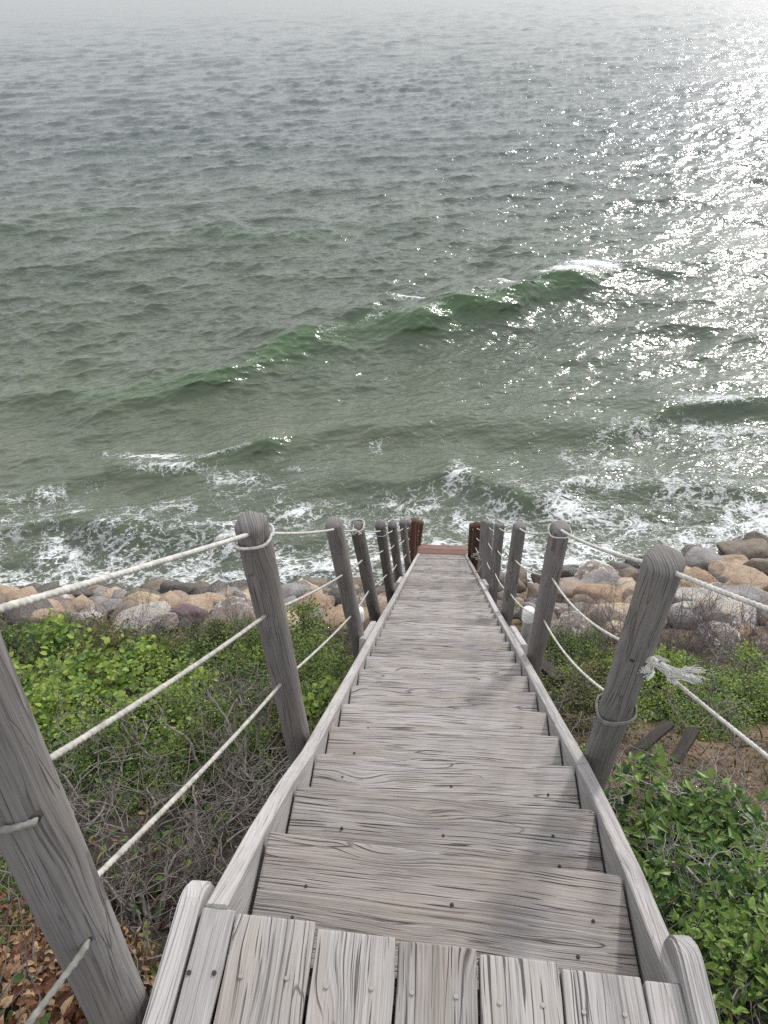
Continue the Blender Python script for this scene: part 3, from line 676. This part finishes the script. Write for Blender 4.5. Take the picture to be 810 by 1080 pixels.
RM = {'tan': rockmat('tan_stone', (.36, .25, .17), (.46, .36, .27)), 'cream': rockmat('cream_stone', (.42, .33, .22), (.55, .46, .35)),
      'orange': rockmat('orange_stone', (.30, .20, .135), (.42, .29, .18), (.30, .24, .2)), 'grey': rockmat('grey_stone', (.22, .205, .20), (.34, .32, .31)),
      'pink': rockmat('pink_stone', (.27, .20, .16), (.38, .29, .235), (.30, .26, .23)), 'dark': rockmat('dark_stone', (.07, .062, .055), (.16, .14, .125)),
      'brown': rockmat('brown_stone', (.15, .118, .09), (.27, .21, .165), (.20, .19, .17)), 'black': rockmat('black_wet_stone', (.012, .012, .014), (.035, .034, .034), None, .3, True),
      'purple': rockmat('purple_stone', (.14, .09, .10), (.21, .15, .16)), 'pale': rockmat('pale_stone', (.38, .36, .34), (.56, .53, .49), (.45, .36, .26)),
      'spotted': rockmat('spotted_stone', (.22, .18, .16), (.30, .25, .22), (.62, .60, .57)), 'wet': rockmat('wet_stone', (.07, .06, .055), (.15, .125, .11), None, .3, True)}
def rock_me(sx_, sy_, sz_, seed, sub=4, K=17):
    bm = bmesh.new(); bmesh.ops.create_icosphere(bm, subdivisions=sub, radius=1); r = np.random.default_rng(seed)
    N = r.normal(size=(K, 3)); N /= np.linalg.norm(N, axis=1)[:, None]; D = r.uniform(.68, 1.0, K)
    co = np.array([v.co[:] for v in bm.verts]); dots = co @ N.T; rad = np.where(dots > .05, D / np.maximum(dots, .05), 9)
    rad = -np.log(np.exp(-rad * 18).sum(1)) / 18; rad = np.clip(rad, .3, 1.25)
    for v, q in zip(bm.verts, rad):
        n = mn.noise(v.co * 1.6 + Vector((seed, 0, 0))) * .10 + mn.noise(v.co * 4.2 + Vector((seed, 3, 0))) * .045 + mn.noise(v.co * 11 + Vector((seed, 3, 0))) * .014
        p = v.co * (q + n); v.co = Vector((p.x * sx_, p.y * sy_, p.z * sz_))
    me = bpy.data.meshes.new('boulder'); bm.to_mesh(me); bm.free(); me.polygons.foreach_set('use_smooth', [True] * len(me.polygons)); return me
# (px, py, width, height, stone, label) as seen; each is set on the revetment where its sight line meets it
ROCKS = [
 (154, 632, 50, 30, 'cream', 'big rounded cream boulder in the front row left of the railing'), (69, 638, 46, 24, 'pink', 'pinkish grey boulder at the left end of the rocks'),
 (102, 622, 34, 18, 'tan', 'tan boulder behind the leftmost front boulders'), (119, 616, 30, 15, 'dark', 'dark brown boulder peaking above the tan ones at the left'),
 (109, 636, 32, 18, 'grey', 'small grey tan boulder between pink and cream boulders'), (143, 649, 56, 20, 'pale', 'wide whitish boulder low in front of the big cream one'),
 (128, 627, 22, 14, 'grey', 'small grey boulder tucked behind the big cream one'), (194, 620, 38, 16, 'dark', 'dark grey flat boulder behind the salmon one'),
 (187, 630, 30, 13, 'pink', 'salmon boulder between cream and tan boulders'), (197, 642, 40, 17, 'purple', 'purple boulder half sunk in the left bushes'),
 (223, 633, 36, 25, 'tan', 'rounded tan boulder beside the second left post'), (226, 612, 46, 14, 'black', 'black wet boulder by the surf left of the second post'),
 (243, 606, 24, 17, 'dark', 'dark grey boulder touching the surf beside the second left post'), (231, 620, 28, 12, 'grey', 'grey tan boulder just below the black wet one'),
 (250, 628, 20, 22, 'grey', 'narrow grey boulder against the second left post'), (50, 646, 30, 16, 'tan', 'low tan boulder at the far left edge of the bushes'), (88, 626, 20, 9, 'wet', 'small wet boulder at the waterline far left'),
 (165, 617, 22, 10, 'brown', 'small brown boulder behind the big cream one'), (172, 652, 34, 14, 'spotted', 'white spotted boulder in the bushes under the cream one'),
 (272, 628, 26, 16, 'tan', 'tan boulder just right of the second left post'), (300, 610, 24, 11, 'wet', 'small wet boulder in the surf between second and third posts'), (338, 607, 34, 17, 'brown', 'pointed brown boulder left of the third left post'),
 (312, 624, 34, 14, 'grey', 'flat grey boulder between second and third left posts'), (290, 640, 36, 14, 'pink', 'pinkish boulder in front between second and third left posts'), (330, 636, 36, 15, 'orange', 'orange brown boulder low beside the third left post'),
 (362, 622, 26, 14, 'grey', 'grey boulder right behind the third left post'), (389, 600, 20, 12, 'brown', 'brown boulder between fourth and fifth left posts'), (391, 618, 20, 12, 'orange', 'orange boulder between fourth and fifth left posts'), (387, 636, 22, 12, 'spotted', 'spotted boulder between fourth and fifth left posts'),
 (408, 628, 18, 12, 'tan', 'tan boulder behind the fifth left post'), (365, 642, 24, 12, 'tan', 'small tan boulder beside the capped pipe on the left'),
 (642, 588, 56, 24, 'brown', 'brown boulder in the upper row left of the nearest right post'), (632, 604, 52, 26, 'spotted', 'white spotted boulder right of the second right post'), (595, 604, 34, 24, 'wet', 'dark wet boulder beside the surf at the second right post'),
 (600, 620, 46, 26, 'pink', 'greyish pink boulder below the wet one by the second right post'), (645, 628, 62, 28, 'orange', 'large orange tan boulder in front left of the nearest right post'), (638, 614, 60, 18, 'grey', 'long grey boulder above the large orange one'),
 (644, 645, 50, 20, 'cream', 'cream boulder at the scrub edge under the large orange one'), (669, 610, 38, 26, 'brown', 'brown grey boulder just left of the nearest right post'), (677, 577, 34, 15, 'black', 'black wet boulder above the nearest right post'),
 (680, 592, 36, 15, 'black', 'lower black wet boulder beside the nearest right post'), (656, 598, 38, 17, 'dark', 'dark grey boulder next to the spotted one'), (733, 580, 32, 13, 'wet', 'wet boulder by the surf right of the nearest post'),
 (748, 591, 48, 18, 'grey', 'grey tan boulder in the upper row right of the nearest post'), (788, 577, 56, 26, 'brown', 'large brown grey boulder at the right end of the upper row'), (790, 563, 40, 10, 'black', 'flat black boulder in the surf at the right edge'),
 (779, 554, 32, 12, 'wet', 'rounded wet boulder standing out in the surf at far right'), (765, 602, 36, 19, 'tan', 'tan boulder under the grey tan one on the right'), (777, 589, 30, 16, 'tan', 'small tan boulder below the large brown one'),
 (791, 608, 50, 22, 'tan', 'tan boulder in the middle row at the right edge'), (803, 593, 32, 22, 'brown', 'brown grey boulder cut by the right edge of the view'), (745, 631, 60, 26, 'pale', 'pale boulder with a yellow patch right of the nearest post'),
 (788, 631, 62, 28, 'grey', 'wide light grey boulder under the top rope at the right'), (736, 614, 52, 18, 'orange', 'flat orange boulder above the pale yellow patched one'), (764, 642, 62, 16, 'pale', 'long whitish boulder at the edge of the grey scrub'),
 (790, 618, 50, 16, 'tan', 'flat tan boulder behind the top rope at the right'), (718, 640, 34, 18, 'pale', 'small whitish boulder touching the nearest right post'), (754, 611, 32, 12, 'dark', 'dark grey slab between tan boulders on the right'),
 (569, 624, 26, 26, 'brown', 'brown boulder between third and second right posts'), (573, 606, 22, 16, 'wet', 'wet boulder in the foam between third and second right posts'), (598, 645, 32, 18, 'spotted', 'cream spotted boulder at the scrub edge by the second right post'),
 (622, 642, 26, 16, 'grey', 'grey boulder at the scrub edge left of the cream one'), (542, 612, 20, 18, 'brown', 'brown boulder seen between third and fourth right posts'), (560, 640, 24, 18, 'grey', 'grey boulder behind the capped pipe on the right'),
 (544, 634, 18, 16, 'tan', 'tan boulder low between third and fourth right posts'), (700, 604, 40, 20, 'brown', 'brown boulder hidden behind the nearest right post top'), (712, 622, 34, 16, 'grey', 'grey boulder close right of the nearest right post'),
 (612, 593, 24, 12, 'dark', 'small dark boulder in the foam right of the second right post')]
for k, (px, py, w, h, kind, lab) in enumerate(ROCKS):
    P = on_ground(px, py + h * .2, .22); Z = -(AX.T @ (P - CAM))[2]; rx = w / 2 * Z / F_PX * 1.12; rz = h / 2 * Z / F_PX * 1.15
    rz = max(rz, rx * .5); ry = rx * random.uniform(.75, .95)
    me = rock_me(rx, ry, rz, 100 + k, 4 if w > 30 else 3); o = bpy.data.objects.new('boulder', me); me.materials.append(RM[kind]); col.objects.link(o)
    o.location = (P[0], P[1], P[2] - rz * .15); o.rotation_euler = (random.uniform(-.25, .25) - .25, random.uniform(-.2, .2), random.uniform(-.5, .5))
    tag(o, lab, 'boulder', 'boulders of the shore revetment')
def merge_meshes(name, parts, mats):
    V = []; Fc = []; mi = []; n0 = 0
    for v, f, m_ in parts: V.append(v); Fc.append(f + n0); mi.append(np.full(len(f), m_, np.int32)); n0 += len(v)
    me = mesh_np(name, np.concatenate(V), np.concatenate(Fc), True)
    for m_ in mats: me.materials.append(m_)
    me.polygons.foreach_set('material_index', np.concatenate(mi)); return me
protos = []
for s in range(8):
    me = rock_me(1, .85, .6, 900 + s, 2, 12); v = np.array([x.co[:] for x in me.vertices]); f = np.array([p.vertices[:] for p in me.polygons]); protos.append((v, f)); bpy.data.meshes.remove(me)
parts = []; mats = [RM[k] for k in ('tan', 'grey', 'brown', 'brown', 'dark', 'cream', 'spotted', 'wet', 'orange')]
for _ in range(1500):
    x = rng.uniform(-16, 18); s = float(shore(x)); y = rng.uniform(6.6, s + .55); sz = rng.choice([rng.uniform(.09, .2), rng.uniform(.2, .36)])
    if abs(x) < .62: sz = min(sz, .2)
    v, f = protos[rng.integers(8)]; a = rng.uniform(0, 6.28); c, q = math.cos(a), math.sin(a); vv = v * sz * rng.uniform(.8, 1.2, 3)
    vv = np.stack([vv[:, 0] * c - vv[:, 1] * q, vv[:, 0] * q + vv[:, 1] * c, vv[:, 2]], 1) + [x, y, float(terrain(x, y)) + sz * .25 * (abs(x) > .62)]
    mt = rng.integers(0, 9) if y < s - 1.5 else rng.choice([7, 4, 3, 7, 7])
    parts.append((vv, f, int(mt)))
o = add('revetment_rubble', merge_meshes('revetment_rubble', parts, mats), None)
tag(o, 'smaller broken stones packed between and under the shore boulders', 'rubble', None, 'stuff')

# ------------------------------------------------------------------ plants
def leaves(P, N, size, aspect=.62, tilt=.5, tint=None, curl=.25, seed=0):
    """P (n,3) leaf bases; each leaf an ovate blade folded along its midrib. returns V, F, tint"""
    r = np.random.default_rng(seed); n = len(P); size = size * r.uniform(.4, 1.3, n)
    az = r.uniform(0, 2 * math.pi, n); d = np.stack([np.cos(az), np.sin(az), r.normal(.05, tilt, n)], 1); d /= np.linalg.norm(d, axis=1)[:, None]
    if N is not None: d = d + .6 * N; d /= np.linalg.norm(d, axis=1)[:, None]
    up = np.array([0, 0, 1.0]) + r.normal(0, .45, (n, 3)); s = np.cross(d, up); s /= np.linalg.norm(s, axis=1)[:, None] + 1e-9; nn = np.cross(s, d)
    S = size[:, None]; W = S * aspect * .5; cu = S * curl
    a = P; e = P + d * S - nn * cu * .9; m1 = P + d * S * .33 - nn * cu * .05; m2 = P + d * S * .68 - nn * cu * .35
    l1 = m1 + s * W + nn * S * .10; r1 = m1 - s * W + nn * S * .10; l2 = m2 + s * W * .78 + nn * S * .07; r2 = m2 - s * W * .78 + nn * S * .07
    V = np.stack([a, m1, m2, e, l1, l2, r1, r2], 1).reshape(-1, 3)
    q = np.array([[0, 1, 4, 4], [1, 2, 5, 4], [2, 3, 5, 5], [0, 6, 1, 1], [1, 6, 7, 2], [2, 7, 3, 3]])
    Fq = (np.arange(n)[:, None, None] * 8 + q[None]).reshape(-1, 4)
    t = r.uniform(0, 1, n) if tint is None else tint; return V, Fq, np.repeat(t, 8)
def leaf_mesh(name, V, Fq, t):
    fl = [tuple(dict.fromkeys(f)) for f in Fq.tolist()]; me = mesh_np(name, V, fl); attr(me, 'tint', t); return me
def tube(V, Fc, pts, r0, r1, seg=4):
    pts = np.array(pts); n = len(pts); T = np.gradient(pts, axis=0); T /= np.linalg.norm(T, axis=1)[:, None] + 1e-9
    A = np.cross(T, [.3, .2, .93]); A /= np.linalg.norm(A, axis=1)[:, None] + 1e-9; B = np.cross(T, A); b0 = len(V)
    for i in range(n):
        r = r0 + (r1 - r0) * i / (n - 1)
        for k in range(seg): a = 2 * math.pi * k / seg; V.append(tuple(pts[i] + r * (math.cos(a) * A[i] + math.sin(a) * B[i])))
    for i in range(n - 1):
        for k in range(seg): a = b0 + i * seg + k; b_ = b0 + i * seg + (k + 1) % seg; Fc.append((a, b_, b_ + seg, a + seg))
def grow(r, V, Fc, p, d, length, rad, depth, tips, wander=.35, up=.15, kids=3, flat=1.0):
    pts = [np.array(p)]; d = np.array(d, float); n = 6
    for i in range(n):
        d = d + r.normal(0, wander, 3) * .5 + np.array([0, 0, up * .3]); d[2] *= flat; d /= np.linalg.norm(d); pts.append(pts[-1] + d * length / n)
    tube(V, Fc, pts, rad, rad * .55, 5 if depth > 1 else 4)
    if depth == 0: tips.append((pts[-1], d)); tips.append((pts[-3], d)); return
    for k in range(kids):
        j = int(r.integers(2, n + 1)); dd = d + r.normal(0, .75, 3); dd /= np.linalg.norm(dd)
        grow(r, V, Fc, pts[j], dd, length * r.uniform(.5, .8), rad * .55, depth - 1, tips, wander, up, kids, flat)
    tips.append((pts[-1], d))
def shrub_meshes(seed, rad, h, nleaf, lsize, aspect, up=.3, stems=7, tint_hi=.0, flat_top=.5, clump=.09):
    r = np.random.default_rng(seed); V = []; Fc = []; tips = []
    for s in range(stems):
        a = r.uniform(0, 6.28); q = r.uniform(0, .35) * rad; d = np.array([math.cos(a) * .8, math.sin(a) * .8, r.uniform(.5, 1.1)])
        grow(r, V, Fc, (q * math.cos(a), q * math.sin(a), -.12), d, (h + rad) * .55, .009, 2, tips, .35, up, 3)
    sm = mesh_np('stems', V, Fc, True)
    T = np.array([t[0] for t in tips]); T[:, 2] = np.clip(T[:, 2], .02, h * 1.1); rr_ = np.hypot(T[:, 0], T[:, 1]); T[:, :2] *= np.minimum(1, rad / np.maximum(rr_, 1e-3))[:, None]
    extra = max(30, nleaf // 45); a = r.uniform(0, 6.28, extra); q = rad * np.sqrt(r.uniform(0, 1, extra)); e = np.stack([q * np.cos(a), q * np.sin(a), h * (1 - flat_top * (q / rad) ** 2) * r.uniform(.45, 1.02, extra)], 1)
    C = np.concatenate([T, e]); w = r.uniform(.3, 1, len(C)); idx = r.choice(len(C), nleaf, p=w / w.sum()); P = C[idx] + r.normal(0, clump, (nleaf, 3)) * [1, 1, .7]
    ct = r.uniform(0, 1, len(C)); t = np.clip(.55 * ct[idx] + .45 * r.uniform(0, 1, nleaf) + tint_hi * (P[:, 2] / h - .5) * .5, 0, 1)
    nrm = P / (np.linalg.norm(P, axis=1)[:, None] + 1e-6)
    return sm, leaf_mesh('foliage', *leaves(P, nrm * .6, lsize, aspect, .45, t, .22, seed))
def place_shrub(name, label, cat, group, protos_, px, py, scale, sm_mat, lf_mat, hoff=.0, lift=.0):
    sm, lm = protos_[len(placed) % len(protos_)]; P = on_ground(px, py, hoff)
    t = thing(name, label, cat, (P[0], P[1], P[2] - hoff + lift), group); t.scale = (scale, scale, scale * random.uniform(.85, 1.1)); t.rotation_euler = (0.0, 0, random.uniform(0, 6.28))
    for m_ in (sm, lm): 
        if m_ is None: continue
        o = bpy.data.objects.new('stems' if m_ is sm else 'foliage', m_); col.objects.link(o); o.parent = t
        if not m_.materials: m_.materials.append(sm_mat if m_ is sm else lf_mat)
        o.material_slots[0].link = 'OBJECT'; o.material_slots[0].material = sm_mat if m_ is sm else lf_mat
    placed.append(t); return t
placed = []
BROAD = [shrub_meshes(200 + i, .42, .42, 1250, .066, .8, tint_hi=.8, clump=.08) for i in range(3)]
SMALL = [shrub_meshes(300 + i, .55, .34, 3900, .038, .6, tint_hi=.7, clump=.06) for i in range(3)]
LANCE = [shrub_meshes(400 + i, .45, .45, 1150, .072, .44, tint_hi=1.0, up=.5, clump=.055) for i in range(3)]
def S(kind, px, py, sc_, label, mat=None, hoff=.3):
    pr, mt, cat = {'broad': (BROAD, LF_BRIGHT, 'shrub'), 'small': (SMALL, LF_DARK, 'shrub'), 'mixed': (SMALL, LF_MIX, 'shrub'), 'lance': (LANCE, LF_LANCE, 'shrub')}[kind]
    place_shrub({'broad': 'broadleaf_shrub', 'small': 'dense_shrub', 'mixed': 'scrubby_bush', 'lance': 'leafy_shrub'}[kind], label, cat, 'shrubs on the bluff', pr, px, py, sc_, M_TWIGD if kind != 'lance' else M_TWIG, mat or mt, hoff)
# left of the stairs
S('small', 20, 672, .75, 'green bush at the far left under the boulders'); S('mixed', 85, 682, .7, 'brown tinged bush just below the pinkish grey boulder'); S('small', 150, 688, .7, 'low green bush in front of the whitish boulder')
S('mixed', 205, 682, .7, 'reddish brown tinged bush below the purple boulder'); S('small', 250, 684, .7, 'green bush behind the second left post'); S('small', 318, 672, .8, 'dense green bush just left of the third left post')
S('small', 345, 700, .75, 'dark green bush hugging the stringer at the third left post'); S('small', 305, 715, .75, 'dark green bush right of the second left post'); S('broad', 345, 755, .6, 'small bright bush at the stair side below the third left post', LF_BRIGHT)
S('broad', 35, 695, .85, 'bright yellow green broad leaved shrub at the left edge'); S('broad', 85, 725, .8, 'yellow green shrub under the middle left rope'); S('broad', 28, 760, .62, 'broad leaved shrub beside the nearest left post')
S('mixed', 125, 695, .85, 'olive and tan bush in the middle of the left slope'); S('small', 185, 700, .8, 'green bush in the middle of the left slope'); S('broad', 135, 770, .55, 'yellow green sprig of leaves below the middle left rope')
S('small', 185, 765, .6, 'dark small leaved bush between the left ropes'); S('small', 230, 735, .65, 'dark green bush left of the second left post'); S('small', 105, 800, .5, 'dark green low bush right of the nearest left post', None, .2)
S('small', 10, 935, .33, 'small grassy green bush beside the dead leaves at lower left', None, .15); S('mixed', 240, 800, .45, 'sparse scrubby bush at the foot of the second left post', None, .15)
S('small', 205, 772, .55, 'dark green bush among the bare twigs between the left ropes'); S('small', 262, 765, .5, 'dark green bush at the foot of the second left post'); S('small', 150, 815, .42, 'small dark bush under the lowest left rope', None, .2)
S('small', 120, 768, .6, 'green bush below the yellow green shrubs on the left', LF_BRIGHT); S('small', 225, 790, .5, 'green bush half covering the twigs by the second left post', LF_DARK); S('broad', 165, 750, .55, 'bright broad leaved shrub between the middle and lowest left ropes'); S('small', 285, 745, .6, 'green bush directly behind the foot of the second left post')
S('broad', 110, 700, .75, 'yellow green leafy shrub below the big cream boulder'); S('broad', 170, 712, .6, 'yellow green leafy shrub below the purple boulder'); S('broad', 60, 745, .65, 'yellow green leafy shrub just right of the nearest left post')
S('broad', 190, 730, .55, 'yellow green leafy bush in the middle of the left slope'); S('mixed', 60, 720, .7, 'rust tinged bush among the yellow green shrubs')
# right of the stairs
S('small', 600, 684, .65, 'green bush right of the second right post'); S('small', 655, 712, .6, 'green bush behind the nearest right post'); S('small', 720, 726, .7, 'dense green bush right of the nearest right post', LF_BRIGHT)
S('small', 782, 726, .7, 'dense green bush at the right edge below the grey scrub', LF_BRIGHT); S('small', 748, 740, .5, 'low bright green bush above the frayed rope', LF_BRIGHT); S('mixed', 615, 735, .6, 'tan and green bush between the two right posts')
S('small', 590, 710, .55, 'small green bush beside the dark beam end', LF_BRIGHT); S('mixed', 660, 720, .6, 'brownish bush around the nearest right post'); S('broad', 600, 780, .32, 'small leafy plant at the stair side left of the nearest right post')
S('small', 690, 722, .65, 'bright green bush right of the nearest right post at the rope knot', LF_BRIGHT); S('small', 735, 718, .7, 'bright green bush below the purplish brush', LF_BRIGHT); S('small', 805, 718, .7, 'bright green bush at the right edge above the lower rope', LF_BRIGHT); S('small', 640, 702, .6, 'green bush framed by the two nearest right posts', LF_DARK)
S('lance', 690, 885, .72, 'leafy green shrub at the foot of the nearest right post'); S('lance', 760, 885, .75, 'tall bright leafy shrub under the lower right rope'); S('lance', 808, 915, .72, 'leafy shrub at the right edge beside the pale branches')
S('lance', 720, 930, .62, 'dark leafy shrub beside the right stringer'); S('lance', 780, 975, .60, 'leafy shrub with pale twigs at lower right'); S('lance', 790, 1050, .5, 'leafy shrub in the lower right corner', None, .25); S('lance', 735, 1000, .42, 'leafy shrub close to the right rim board', None, .2)

# bare twiggy bushes
def bare(seed, rad, h, stems, depth, r0, kids=4, wander=.5, flat=.92):
    r = np.random.default_rng(seed); V = []; Fc = []; tips = []
    for s in range(stems):
        a = r.uniform(0, 6.28); q = r.uniform(0, .6) * rad; d = np.array([math.cos(a), math.sin(a), r.uniform(.15, 1.0)])
        grow(r, V, Fc, (q * math.cos(a), q * math.sin(a), -.1), d, (h + rad) * r.uniform(.4, .75), r0 * r.uniform(.5, 1.1), depth, tips, wander, .02, kids, flat)
    return mesh_np('branches', V, Fc, True)
def B(name, label, me, px, py, sc_, mat, hoff=.15, group='bare twiggy bushes', lift=0):
    P = on_ground(px, py, hoff); o = bpy.data.objects.new(name, me); col.objects.link(o)
    if not me.materials: me.materials.append(mat)
    o.material_slots[0].link = 'OBJECT'; o.material_slots[0].material = mat
    o.location = (P[0], P[1], P[2] - hoff + .02 + lift); o.scale = (sc_, sc_, sc_ * .9); o.rotation_euler = (0, 0, random.uniform(0, 6.28)); tag(o, label, 'bare bush', group)
BARE = [bare(500 + i, .5, .4, 13, 3, .019, 3) for i in range(3)]
FINE = [bare(520 + i, .5, .28, 46, 2, .0045, 4, .4, 1.0) for i in range(2)]
for i, (px, py, s, mt, lab) in enumerate([(205, 830, .7, M_TWIG, 'tangle of bare grey branches left of the second left post'), (130, 860, .62, M_TWIG, 'tangle of bare branches right of the nearest left post'), (255, 860, .5, M_TWIG, 'bare grey twigs beside the left stringer'),
        (180, 900, .5, M_TWIG, 'thick bare branches above the left rim board'), (150, 960, .42, M_TWIG, 'bare twigs between nearest left post and rim board'), (210, 780, .6, M_TWIG, 'bare grey bush behind the lowest left rope'),
        (60, 880, .45, M_TWIG, 'bare twigs behind the nearest left post'), (110, 940, .4, M_TWIGD, 'brown bare twigs above the dead leaves'), (270, 800, .5, M_TWIGD, 'dark bare twigs at the foot of the second left post'),
        (770, 920, .42, M_TWIGL, 'pale curling bare branches over the right leafy shrubs'), (800, 1000, .40, M_TWIGL, 'pale bare branches in the lower right corner'), (700, 960, .3, M_TWIGL, 'small pale bare twig beside the right stringer'), (730, 1010, .34, M_TWIG, 'bare twigs beside the right rim board'),
        (770, 770, .6, M_TWIG, 'dead grey bush on the dry ground at right'), (790, 740, .6, M_TWIG, 'bare grey twigs by the right edge above the dry ground'), (640, 760, .45, M_TWIG, 'dry twigs left of the nearest right post'), (720, 745, .5, M_TWIG, 'dead twigs under the frayed knot')]):
    B('bare_bush', lab, BARE[i % 3], px, py, s * 1.15, mt, .14, lift=.16 if mt is M_TWIGL else 0)
for i, (px, py, s, lab) in enumerate([(700, 690, 1.25, 'low purplish grey brush behind the nearest right post'), (745, 690, 1.3, 'purplish grey brush below the whitish boulders'), (800, 690, 1.3, 'purplish grey brush at the right edge'), (625, 676, 1.0, 'grey brush right of the second right post'),
        (240, 672, .9, 'low grey brush by the tan boulder on the left'), (130, 676, .9, 'grey twigs under the cream boulder'), (60, 680, .9, 'grey twigs under the pinkish boulder'), (180, 740, .6, 'fine grey twigs among the left slope bushes'), (230, 770, .55, 'fine twigs left of the second left post')]):
    B('twiggy_brush', lab, FINE[i % 2], px, py, s, plain('brush_bark', (.16, .13, .135), .9, .2) if i == 0 else bpy.data.materials['brush_bark'], .15, 'fine twiggy brush')

# dead leaf heap and the tan sprig
def leaf_heap(name, label, cat, px, py, rad, h, n, size, mat, hoff, seed):
    r = np.random.default_rng(seed); P0 = on_ground(px, py, hoff); a = r.uniform(0, 6.28, n); q = rad * np.sqrt(r.uniform(0, 1, n)); P = np.stack([q * np.cos(a), q * np.sin(a), h * r.uniform(0, 1, n) * (1 - .5 * (q / rad) ** 2)], 1)
    V, Fq, t = leaves(P, None, size, .6, .8, None, .45, seed); t2 = np.clip(t, 0, 1); th = thing(name, label, cat, (P0[0], P0[1], P0[2] - hoff))
    add('dead_foliage', leaf_mesh('dead_foliage', V, Fq, t2), mat, th)
    Vb = []; Fb = []; tips = []
    for s in range(8): grow(r, Vb, Fb, (r.normal(0, rad * .3), r.normal(0, rad * .3), -.1), (r.normal(0, .5), r.normal(0, .5), 1), h * 1.1, .006, 1, tips)
    add('twigs', mesh_np('twigs', Vb, Fb, True), M_TWIGD, th)
leaf_heap('dead_leaf_bush', 'withered bush of curled brown leaves at lower left behind the nearest post', 'dead bush', 50, 1050, .26, .26, 1500, .036, LF_DEAD, .15, 71)
leaf_heap('dead_leaf_bush', 'withered copper brown leaves at the lower left edge of the view', 'dead bush', -10, 1000, .22, .22, 900, .034, LF_DEAD, .15, 72)
leaf_heap('dead_leaf_sprig', 'sprig of tan dead leaves hanging right of the nearest left post', 'dead leaves', 126, 965, .07, .22, 70, .045, LF_TAN, .35, 73)

# ground cover: small leaves, dry grass and litter
def cover(n, xr, yr, size, mat_, name, label, cat, asp, gate=None, seed=5, lift=.12, tilt=.4):
    r = np.random.default_rng(seed); x = r.uniform(*xr, n); y = yr[0] + (yr[1] - yr[0]) * r.uniform(0, 1, n) ** 1.0
    k = (np.abs(x) > .56) | (y > 99); k &= y < 6.9 + .3 * wob(x, y, .7)
    if gate is not None: k &= gate(x, y, r)
    x, y = x[k], y[k]; z = terrain(x, y) + r.uniform(0, 1, len(x)) ** 1.5 * lift
    V, Fq, t = leaves(np.stack([x, y, z], 1), None, size, asp, tilt, None, .25, seed); o = add(name, leaf_mesh(name, V, Fq, t), mat_); tag(o, label, cat, None, 'stuff')
cover(26000, (-6, 6), (.5, 7.1), .038, LF_DARK, 'ground_cover', 'low dark green leafy ground cover between the bushes', 'ground cover', .6, lambda x, y, r: (wob(x, y, .9) > -.25) & ~((x > .7) & (x < 2.2) & (y > 2.0) & (y < 3.6)), 5, .22)
cover(9000, (-6, 6), (.3, 6.9), .035, LF_DEAD, 'leaf_litter', 'brown leaf litter lying on the bluff soil', 'leaf litter', .5, None, 6, .05, .2)
cover(15000, (-5, 6), (.5, 7.0), .11, LF_GRASS, 'dry_grass', 'thin dry grass blades among the bushes', 'grass', .05, lambda x, y, r: (wob(x, y, 1.3, 5) > .0) | ((x > .7) & (y > 1.9) & (y < 3.8)), 8, .14, 1.3)
r = np.random.default_rng(77); V = []; Fc = []
for _ in range(4200):
    x = r.uniform(-3.2, 3.6) if r.random() > .5 else r.uniform(-1.8, 1.8); y = r.uniform(.4, 6.6) if r.random() > .4 else r.uniform(.6, 3)
    if abs(x) < .56: continue
    p = np.array([x, y, float(terrain(x, y)) + r.uniform(0, .30)]); d = r.normal(0, 1, 3) * [1, 1, .35]; d /= np.linalg.norm(d); L_ = r.uniform(.1, .5); pts = [p]
    for i in range(5): d = d + r.normal(0, .28, 3); d /= np.linalg.norm(d); pts.append(pts[-1] + d * L_ / 5)
    tube(V, Fc, pts, r.uniform(.0014, .0045), .0009, 3)
tag(add('fallen_twigs', mesh_np('fallen_twigs', V, Fc, True), M_TWIG), 'thin fallen grey twigs scattered over the bluff', 'twigs', None, 'stuff')
